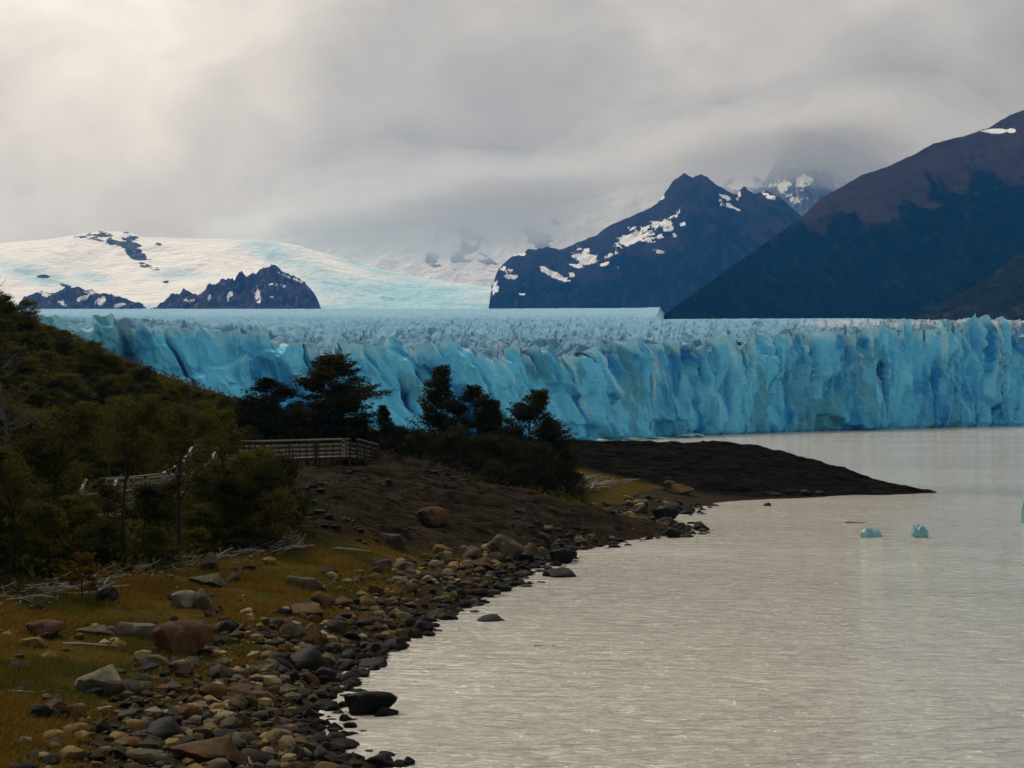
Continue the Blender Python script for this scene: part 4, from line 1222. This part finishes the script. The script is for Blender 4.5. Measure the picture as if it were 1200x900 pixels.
for a in [
    ('rust', 207, 768, 72, 42, 'big flat-topped brown boulder on the cobbles below the grass', 0.1, 1),
    ('pale', 118, 815, 58, 48, 'round pale boulder with dark stains half sunk in grass', 0.9, 2),
    ('pale', 162, 748, 56, 26, 'low pinkish pale boulder behind the flat-topped brown boulder', 0.4, 3),
    ('grey', 244, 688, 48, 22, 'grey domed boulder in the golden grass below the driftwood', 0.0, 2),
    ('grey', 246, 668, 26, 22, 'small upright grey boulder behind the domed one', 1.0, 4),
    ('pale', 214, 712, 36, 20, 'pale tan boulder touching a streaked one in the grass', 0.2, 1),
    ('pale', 238, 712, 26, 22, 'streaked upright boulder leaning beside the pale tan one', 1.6, 0),
    ('grey', 357, 690, 46, 20, 'flat grey slab boulder on the grass near the cobbles', 0.1, 3),
    ('rust', 380, 712, 30, 18, 'rounded rust boulder at the upper edge of the cobbles', 0.7, 0),
    ('rust', 402, 712, 30, 17, 'orange-brown boulder in a row of three on the cobbles', 1.9, 2),
    ('tan', 430, 710, 26, 13, 'low ochre boulder ending the row of three', 0.3, 4),
    ('tan', 362, 724, 44, 20, 'two-toned ochre boulder above the black wedge boulder', 0.5, 2),
    ('wet', 364, 788, 48, 30, 'black wedge boulder with pale top edge near the inlet', 0.2, 1),
    ('grey', 345, 752, 30, 20, 'dark grey round boulder among ochre cobbles', 0.0, 0),
    ('tan', 366, 752, 24, 22, 'upright ochre boulder leaning on a dark grey one', 1.2, 4),
    ('wet', 430, 838, 62, 32, 'black domed boulder standing in the shallows', 0.15, 0),
    ('wet', 452, 841, 32, 16, 'low black rock beside the domed boulder in the shallows', 0.9, 3),
    ('wet', 440, 782, 40, 16, 'dark wet boulder at the lip of the inlet', 0.3, 2),
    ('wet', 462, 762, 34, 17, 'pointed wet boulder in the water off the cobbles', 0.0, 4),
    ('wet', 578, 728, 34, 10, 'low black rock alone in the open water', 0.0, 1),
    ('tan', 594, 700, 44, 10, 'flat ochre rock awash at the waterline', 0.2, 3),
    ('wet', 659, 660, 32, 20, 'black haystack rock standing in the water', 0.2, 0),
    ('wet', 660, 676, 40, 17, 'black tent-shaped rock in the water in front of the haystack rock', 0.6, 2),
    ('wet', 516, 725, 32, 14, 'wet black boulder at the water edge by the long beach', 0.5, 4),
    ('rust', 298, 826, 54, 22, 'broad rust-brown slab by the cobble inlet', 0.1, 3),
    ('wet', 195, 868, 50, 28, 'dark green-grey wedge boulder with a flat pale top', 0.3, 1),
    ('rust', 245, 897, 92, 44, 'large dark boulder with an orange flank among cobbles', 0.2, 2),
    ('grey', 160, 893, 70, 18, 'long grey slab lying beside the large orange-flanked boulder', 0.0, 3),
    ('wet', 448, 899, 34, 18, 'jagged black rock in the water past the cobbles', 0.4, 4),
    ('grey', 210, 792, 36, 16, 'tilted greenish slab below the flat-topped brown boulder', 0.5, 1),
    ('wet', 172, 786, 34, 14, 'dark flat stone beside the tilted greenish slab', 0.0, 3),
    ('rust', 58, 842, 44, 20, 'purple-brown boulder in the short green grass', 0.3, 4),
    ('tan', 84, 842, 28, 16, 'ochre boulder touching the purple-brown one', 0.9, 0),
    ('grey', 110, 745, 44, 16, 'low dark boulder sunk in golden grass', 0.4, 2),
    ('rust', 48, 745, 48, 18, 'brown rounded boulder lying in rust-red grass', 0.0, 1),
    ('wet', 125, 706, 30, 20, 'dark angular boulder under a bleached branch', 0.3, 4),
    ('tan', 800, 580, 34, 16, 'large ochre block at the foot of the dark spit', 0.1, 3),
    ('grey', 784, 576, 20, 14, 'grey block leaning on the ochre block by the spit', 0.6, 1),
    ('wet', 780, 611, 30, 20, 'dark upright boulder at the tip of the bank', 0.2, 0),
    ('wet', 790, 599, 26, 14, 'wedge-shaped dark boulder between the bank tip and ochre block', 0.5, 2),
    ('wet', 833, 593, 24, 7, 'low black rock off the end of the small beach', 0.0, 3),
    ('wet', 900, 593, 10, 5, 'small black rock in the open bay before the spit', 0.0, 4),
    ('rust', 505, 618, 40, 22, 'pale-topped brown outcrop block at the foot of the bank', 0.2, 1),
    ('grey', 596, 655, 44, 28, 'dark humped boulder where the bank meets the beach', 0.5, 0),
    ('grey', 460, 640, 34, 18, 'grey boulder below the bank beside the long log', 0.2, 3),
    ('rust', 560, 668, 40, 18, 'brown flat boulder on the beach below the bank', 0.4, 2),
    ('grey', 190, 662, 20, 18, 'pale split stump-like stone at the forest edge', 0.1, 4),
]:
    stone_px(*a)
for i, (px, py, wpx) in enumerate([(925, 580.5, 14), (945, 580, 13), (962, 579.5, 12), (908, 581, 18)]):
    stone_px('wet', px, py, wpx, 5, 'low black rock lying along the waterline of the dark spit', 0.0, i)
    bpy.context.scene.collection.objects[-1]['group'] = 'rocks along the foot of the spit'

# individuals of the cobble beach: 250 of the larger stones
def beach_pts(n, gg, lo, hi, ymin=26, ymax=132):
    Y = ymin * (ymax / ymin) ** gg.random(n)
    pxr = gg.uniform(-20, 860, n); X = Xof(pxr, Y)
    z = ground(X, Y)
    zz = z + (fbm(X * 0.25, Y * 0.25, 3, 61) - 0.5) * 0.5
    prob = np.clip(1.15 - np.clip(zz - 0.35, 0, 9) / 0.75, 0.05, 1)
    ok = (z > lo) & (z < hi) & (gg.random(n) < prob) & (zone(Zfor, X, Y) < 0.5) & (zone(Zspit, X, Y) < 0.5) & (gg.random(n) > 0.97 * zone(Zbank, X, Y))
    return X[ok], Y[ok], z[ok]
gg = np.random.default_rng(91)
X, Y, Zs = beach_pts(9000, gg, -0.22, 1.9)
NB = 0
KL = {'wet': 'wet black stone at the edge of the lake water', 'grey': 'grey stone among the beach cobbles', 'tan': 'ochre stone among the beach cobbles', 'rust': 'rust-brown stone among the beach cobbles', 'pale': 'pale stone lying in the grassy upper beach'}
for x, y, z in zip(X, Y, Zs):
    r = 0.0052 * y * np.clip(gg.lognormal(0.0, 0.32), 0.6, 2.0)
    r = float(np.clip(r, 0.16, 0.62))
    if any((x - a) ** 2 + (y - b) ** 2 < (r * 0.8 + c_ * 0.75) ** 2 for a, b, c_ in placed): continue
    u_ = gg.random()
    kind = 'wet' if z < 0.16 else ('grey' if u_ < 0.42 else 'tan' if u_ < 0.62 else 'rust' if u_ < 0.9 else ('pale' if z > 0.9 else 'grey'))
    nb_ = sorted((math.hypot(x - a, (y - b) * 0.6) - c_ - r, l) for a, b, c_, l in NAMED)[0]
    lab = KL[kind]
    cw = {'wet': 'wet black', 'grey': 'grey', 'tan': 'ochre', 'rust': 'rust-brown', 'pale': 'pale'}[kind]
    if nb_[0] < 0.9:
        wd = nb_[1].split(); cut = next((i for i, q in enumerate(wd) if q in ('boulder', 'rock', 'slab', 'block', 'stone')), 3) + 1
        lab = f"{cw} stone close beside the {' '.join(wd[:cut])}"
    elif float(zone(Zbank, x, y)) > 0.4: lab = f'{cw} stone lying on the bare brown bank'
    elif z > 0.75: lab = f'{cw} stone lying in the grass of the upper beach'
    elif kind != 'wet': lab = ('large ' if r > 0.42 else 'small ' if r < 0.28 else 'mid-sized ') + lab + (' below the brown bank' if y > 76 else ' below the driftwood line' if y > 48 else ' near the large orange-flanked boulder' if y < 38 else '')
    else: lab = ('large ' if r > 0.42 else 'small ' if r < 0.28 else 'mid-sized ') + lab + (' behind the bank tip' if y > 100 else ' below the brown bank' if y > 76 else ' by the cobble inlet' if y < 46 else ' along the long beach')
    stone(kind, float(x), float(y), r, r * gg.uniform(0.42, 0.72), gg.uniform(0, 6.28), lab, {'wet': 'wet stones along the waterline', 'pale': 'pale stones of the upper beach'}.get(kind, kind + ' stones of the cobble beach'),
          sink=0.22, tilt=(gg.normal(0, 0.1), gg.normal(0, 0.1)))
    NB += 1
    if NB >= 245: break
# the rest of the cobbles, past counting
CV = [rock_mesh(500 + i, IC1, 7, 0.2, 0.6) for i in range(24)]
CV2 = [rock_mesh(540 + i, IC2, 8, 0.2, 0.6) for i in range(16)]
def cobbles(n, rlo, rhi, lib, seed, lo=-0.3, hi=2.0):
    g2 = np.random.default_rng(seed)
    X, Y, Z = beach_pts(n, g2, lo, hi)
    A = Acc()
    pal = np.array([(0.052, 0.0455, 0.0325), (0.0975, 0.078, 0.0468), (0.169, 0.1066, 0.0312), (0.091, 0.0442, 0.0143), (0.0208, 0.01755, 0.013), (0.221, 0.156, 0.052), (0.039, 0.0377, 0.026), (0.26, 0.208, 0.1105), (0.065, 0.0455, 0.0208), (0.0156, 0.0143, 0.0117)])
    for x, y, z in zip(X, Y, Z):
        r = (rlo * (rhi / rlo) ** (g2.random() ** 1.6)) * (0.72 + 0.007 * y)
        V, F = lib[g2.integers(len(lib))]
        a = g2.uniform(0, 6.28); c_, s_ = math.cos(a), math.sin(a)
        M = np.array([[c_, -s_, 0], [s_, c_, 0], [0, 0, 1]])
        tl = g2.normal(0, 0.18); M = M @ np.array([[1, 0, 0], [0, math.cos(tl), -math.sin(tl)], [0, math.sin(tl), math.cos(tl)]])
        colr = pal[g2.integers(len(pal))] * g2.uniform(0.6, 1.15)
        if z < 0.14: colr = colr * 0.22
        elif z < 0.3: colr = colr * 0.55
        A.add(V @ M.T * r + np.array([x, y, z + r * 0.18]), F, colr)
    me = A.mesh('cobbles'); me.set_sharp_from_angle(angle=math.radians(34))
    return me
def m_cobble(t):
    c0 = t.attr('tint').outputs['Color']
    n = t.noise(wpos(t), 7.0, 5, 0.65)
    c = t.mix(t.math('MULTIPLY', n, 0.8), c0, t.n('VectorMath', {0: c0, 'Scale': 0.4}, operation='SCALE').outputs[0])
    bp = t.n('Bump', {'Strength': 0.5, 'Distance': 0.03, 'Height': n})
    out(t, Base_Color=c, Roughness=0.8, Normal=bp.outputs[0], Specular_IOR_Level=0.06)
M_COB = mat('cobble_stone', m_cobble)
tag(link('cobbles', cobbles(17000, 0.07, 0.30, CV, 601), M_COB), 'countless small cobbles covering the beach', 'cobbles', kind='stuff')
tag(link('cobbles', cobbles(2600, 0.20, 0.42, CV2, 602), M_COB), 'countless larger cobbles covering the beach', 'cobbles', kind='stuff')

gb = np.random.default_rng(611)
yb = gb.uniform(70, 112, 9000); xb = Xof(gb.uniform(330, 800, 9000), yb)
ok = (zone(Zbank, xb, yb) > 0.3) & (fbm(xb * 0.35, yb * 0.35, 3, 73) + gb.normal(0, 0.06, 9000) > 0.66)
A = Acc()
for x, y in zip(xb[ok], yb[ok]):
    V, F = CV[gb.integers(24)]; r_ = 0.05 * (7 ** (gb.random() ** 2.2)); a = gb.uniform(0, 6.28)
    M = np.array([[math.cos(a), -math.sin(a), 0], [math.sin(a), math.cos(a), 0], [0, 0, 1]])
    A.add(V @ M.T * r_ * np.array([1, 1, 0.8]) + np.array([x, y, float(ground(x, y)) + r_ * 0.12]), F, np.array([0.022, 0.017, 0.013]) * gb.uniform(0.3, 1.4))
me = A.mesh('rubble'); me.set_sharp_from_angle(angle=math.radians(30))
tag(link('rubble', me, M_COB), 'loose brown rubble strewn over the bare bank', 'rubble', kind='stuff')

# ---- grass on the upper beach
g3 = np.random.default_rng(701)
N = 760000
gy = 26 * (120 / 26) ** g3.random(N); gx = Xof(g3.uniform(-260, 800, N), gy)
dn = zone(Zgrass, gx, gy) * sstep(0.28, 0.55, fbm(gx * 0.5, gy * 0.5, 4, 66)) + 0.06 * zone(Zbank, gx, gy) * sstep(0.58, 0.7, fbm(gx * 0.4, gy * 0.4, 3, 67))
keep = g3.random(N) < dn
gx, gy = gx[keep], gy[keep]; N = len(gx)
h = g3.uniform(0.06, 0.22, N) * (0.5 + 1.0 * fbm(gx * 0.7, gy * 0.7, 2, 68))
b = np.stack([gx, gy, ground(gx, gy) - 0.02], 1)
an = g3.uniform(0, 6.28, N); wdt = g3.uniform(0.008, 0.02, N) * (0.6 + gy / 60)
side = np.stack([np.cos(an) * wdt, np.sin(an) * wdt, 0 * an], 1)
tip = b + np.stack([g3.normal(0.25, 0.5, N) * h, g3.normal(0, 0.5, N) * h, h], 1)
V = np.stack([b - side, b + side, tip], 1).reshape(-1, 3)
green = sstep(0.48, 0.62, fbm(gx * 0.22, gy * 0.22, 3, 69) + 0.1 * sstep(38, 28, gy))[:, None]
gold = np.array([0.19, 0.115, 0.02]) * g3.uniform(0.5, 1.15, N)[:, None] * (1 - green) + np.array([0.10, 0.092, 0.017]) * g3.uniform(0.6, 1.1, N)[:, None] * green
me = mk_mesh('grass', V, np.arange(3 * N).reshape(-1, 3), False, {'tint': np.repeat(gold, 3, axis=0)})
def m_grass(t):
    c = t.attr('tint').outputs['Color']
    mx = t.n('MixShader', {0: 0.3, 1: t.n('BsdfDiffuse', {'Color': c}).outputs[0], 2: t.n('BsdfTranslucent', {'Color': c}).outputs[0]})
    t.n('OutputMaterial', {'Surface': mx.outputs[0]})
tag(link('grass', me, mat('dry_grass', m_grass)), 'golden and green grass on the upper beach', 'grass', kind='stuff')

# ---- driftwood
def drift_mesh(seed, fork):
    g = np.random.default_rng(seed)
    s = np.linspace(-0.5, 0.5, 9)
    pts = np.stack([s, 0.04 * np.sin(s * 4 + seed) * g.uniform(0.3, 1.4), 0.02 * np.sin(s * 6 + seed * 2)], 1)
    A = Acc(); A.add(*tube(pts, 0.035 * (1.15 - 0.9 * (s + 0.5)) * (1 + 0.2 * np.sin(s * 30 + seed)), 7))
    if fork:
        for _ in range(fork):
            k = g.integers(3, 7); q = pts[k]; e = q + np.array([g.uniform(0.1, 0.3), g.normal(0, 0.18), g.uniform(-0.02, 0.2)])
            A.add(*tube(np.array([q, (q + e) / 2 + g.normal(0, 0.02, 3), e]), np.array([0.02, 0.014, 0.005]), 5))
    return A.mesh('driftwood')
DR = [drift_mesh(800 + i, (0, 1, 0, 1, 2, 0, 0)[i]) for i in range(7)]
for m_ in DR: m_.materials.append(M_DRIFT)


def foot(px, py):
    D = 28.0; dirv = P(px, py, 1.0) - Vector((0, 0, CAMZ))
    for _ in range(1400):
        q = Vector((0, 0, CAMZ)) + dirv * D
        if q.z <= max(float(ground(q.x, q.y)), 0.0): break
        D += 0.12
    return q


def drift(px, py, L, rz, tilt, label, group, v, thick=1.0, lift=0.03):
    q = foot(px, py)
    o = link('driftwood', DR[v], None, None, (q.x, q.y, q.z + lift + abs(math.sin(tilt)) * L * 0.45), (0, -tilt, rz), (L, L * thick, L * thick))
    return tag(o, label, 'driftwood', group)
drift(353, 641, 0.75, 0.3, 0.95, 'white stick standing upright out of the driftwood line', None, 0, 1.8)
drift(395, 645, 3.0, -0.10, 0.0, 'long straight pale log stretching from the driftwood line onto the grass', None, 5, 0.8)
drift(384, 688, 0.75, 0.8, 0.25, 'small white hooked branch lying alone beside the cobbles', None, 3, 1.2)
drift(112, 697, 2.3, 0.25, 0.1, 'bleached branch arching over the dark angular boulder', None, 4, 1.0)
drift(24, 742, 1.9, 0.05, 0.02, 'thin grey log lying in the rust-red grass', None, 0, 0.9)
drift(90, 757, 2.4, -0.05, 0.0, 'long weathered pole half buried in grass before the pale boulders', None, 5, 0.7)
drift(690, 572, 4.4, 0.35, 0.06, 'big pale log on the drift pile behind the bank', None, 0, 0.9, 0.1)
drift(20, 812, 0.9, 0.2, 0.0, 'short pale stick in the short green grass', None, 2, 1.3)
drift(1004, 613, 1.6, 0.1, 0.05, 'grey log floating in the bay beside the icebergs', None, 6, 1.2, 0.02)
drift(640, 757, 0.8, 0.1, 0.0, 'thin dark branch floating in the open lake water', None, 3, 0.7, 0.01)
g4 = np.random.default_rng(811)
LINE = np.array([(-10, 704), (40, 700), (75, 692), (120, 680), (165, 668), (210, 661), (250, 653), (290, 645), (330, 640), (352, 638)], float)
for i in range(105):
    u_ = g4.random() ** 0.9 * (len(LINE) - 1); k = int(u_); f_ = u_ - k
    p = LINE[k] * (1 - f_) + LINE[k + 1] * f_
    near = p[0] < 80
    drift(p[0] + g4.normal(0, 5), p[1] + g4.normal(0, 4.5 if not near else 6), g4.uniform(0.3, 1.25), g4.normal(0.1, 0.6), abs(g4.normal(0, 0.22)), 'bleached stick in the long driftwood line below the forest edge', 'driftwood sticks of the forest-edge line', int(g4.integers(7)), g4.uniform(0.7, 1.6), g4.uniform(0.0, 0.14))
for i in range(34):
    drift(g4.normal(690, 20), g4.normal(571, 4), g4.uniform(0.7, 2.3), g4.normal(0.2, 0.8), abs(g4.normal(0, 0.25)), 'bleached stick in the drift pile behind the brown bank', 'driftwood sticks of the pile behind the bank', int(g4.integers(7)), g4.uniform(0.8, 1.8), g4.uniform(0.05, 0.45))
A = Acc()
for i in range(420):
    u_ = g4.random() * (len(LINE) - 1); k = int(u_); f_ = u_ - k
    p = LINE[k] * (1 - f_) + LINE[k + 1] * f_ + g4.normal(0, 6, 2)
    q = foot(*p); L = g4.uniform(0.12, 0.5); a = g4.uniform(0, 6.28)
    d = np.array([math.cos(a), math.sin(a), abs(g4.normal(0, 0.35))]) * L / 2
    c_ = np.array(q) + np.array([0, 0, 0.04 + d[2]])
    A.add(*tube(np.array([c_ - d, c_ + g4.normal(0, 0.02, 3), c_ + d]), np.array([0.016, 0.014, 0.006]) * g4.uniform(0.7, 1.6), 5))
tag(link('driftwood_litter', A.mesh('driftwood_litter'), M_DRIFT), 'small bleached twigs strewn along the driftwood line', 'twigs', kind='stuff')

# ---- floating ice
def m_berg(t):
    n = t.noise(objco(t), 2.2, 5, 0.6)
    c = t.mix(n, (0.08, 0.26, 0.28), (0.2, 0.42, 0.43))
    bp = t.n('Bump', {'Strength': 0.6, 'Distance': 0.08, 'Height': n})
    out(t, Base_Color=c, Roughness=0.35, Normal=bp.outputs[0], Specular_IOR_Level=0.4)
M_BERG = mat('berg_ice', m_berg)


def berg(px, py, wpx, hpx, label, seed, group=None, horn=0.0):
    D = Dwater(py); m = D / FPX
    V, F = rock_mesh(seed, IC3, 12, 0.3, 0.8)
    V[:, 2] /= np.abs(V[:, 2]).max()
    V[:, 2] += horn * np.clip(V[:, 2], 0, 1) * (vn3(V * 2.6, seed) - 0.4) * 2.2
    V[:, 2] /= V[:, 2].max()
    me = mk_mesh('iceberg', V, F, True); me.set_sharp_from_angle(angle=math.radians(28))
    o = link('iceberg', me, M_BERG, None, (float(Xof(px, D)), D, hpx * m * 0.06), (0, 0, 0.2 * seed), (wpx * m / 2, wpx * m / 2 * 0.8, hpx * m * 0.9))
    return tag(o, label, 'iceberg', group)
berg(1019, 629, 38, 11, 'low flat blue-green iceberg floating by the grey log', 901, None, 0.2)
berg(1076, 629, 34, 16, 'peaked blue-green iceberg floating in the open bay', 902, None, 0.8)
berg(1202, 613, 22, 30, 'tall pale green iceberg cut by the frame edge', 903, None, 0.5)
berg(727, 524, 22, 8, 'bright blue ice block behind the dark spit', 904, None, 0.5)
berg(805, 512.5, 62, 5, 'long flat white ice floe against the foot of the ice cliff', 905, None, 0.0)
for i, (px, w_) in enumerate([(705, 30), (740, 26), (768, 34)]):
    berg(px, 517.0 - (px - 700) * 0.036, w_, 3.2, 'low white brash ice along the foot of the ice cliff', 906 + i, 'brash ice at the cliff foot', 0.0)
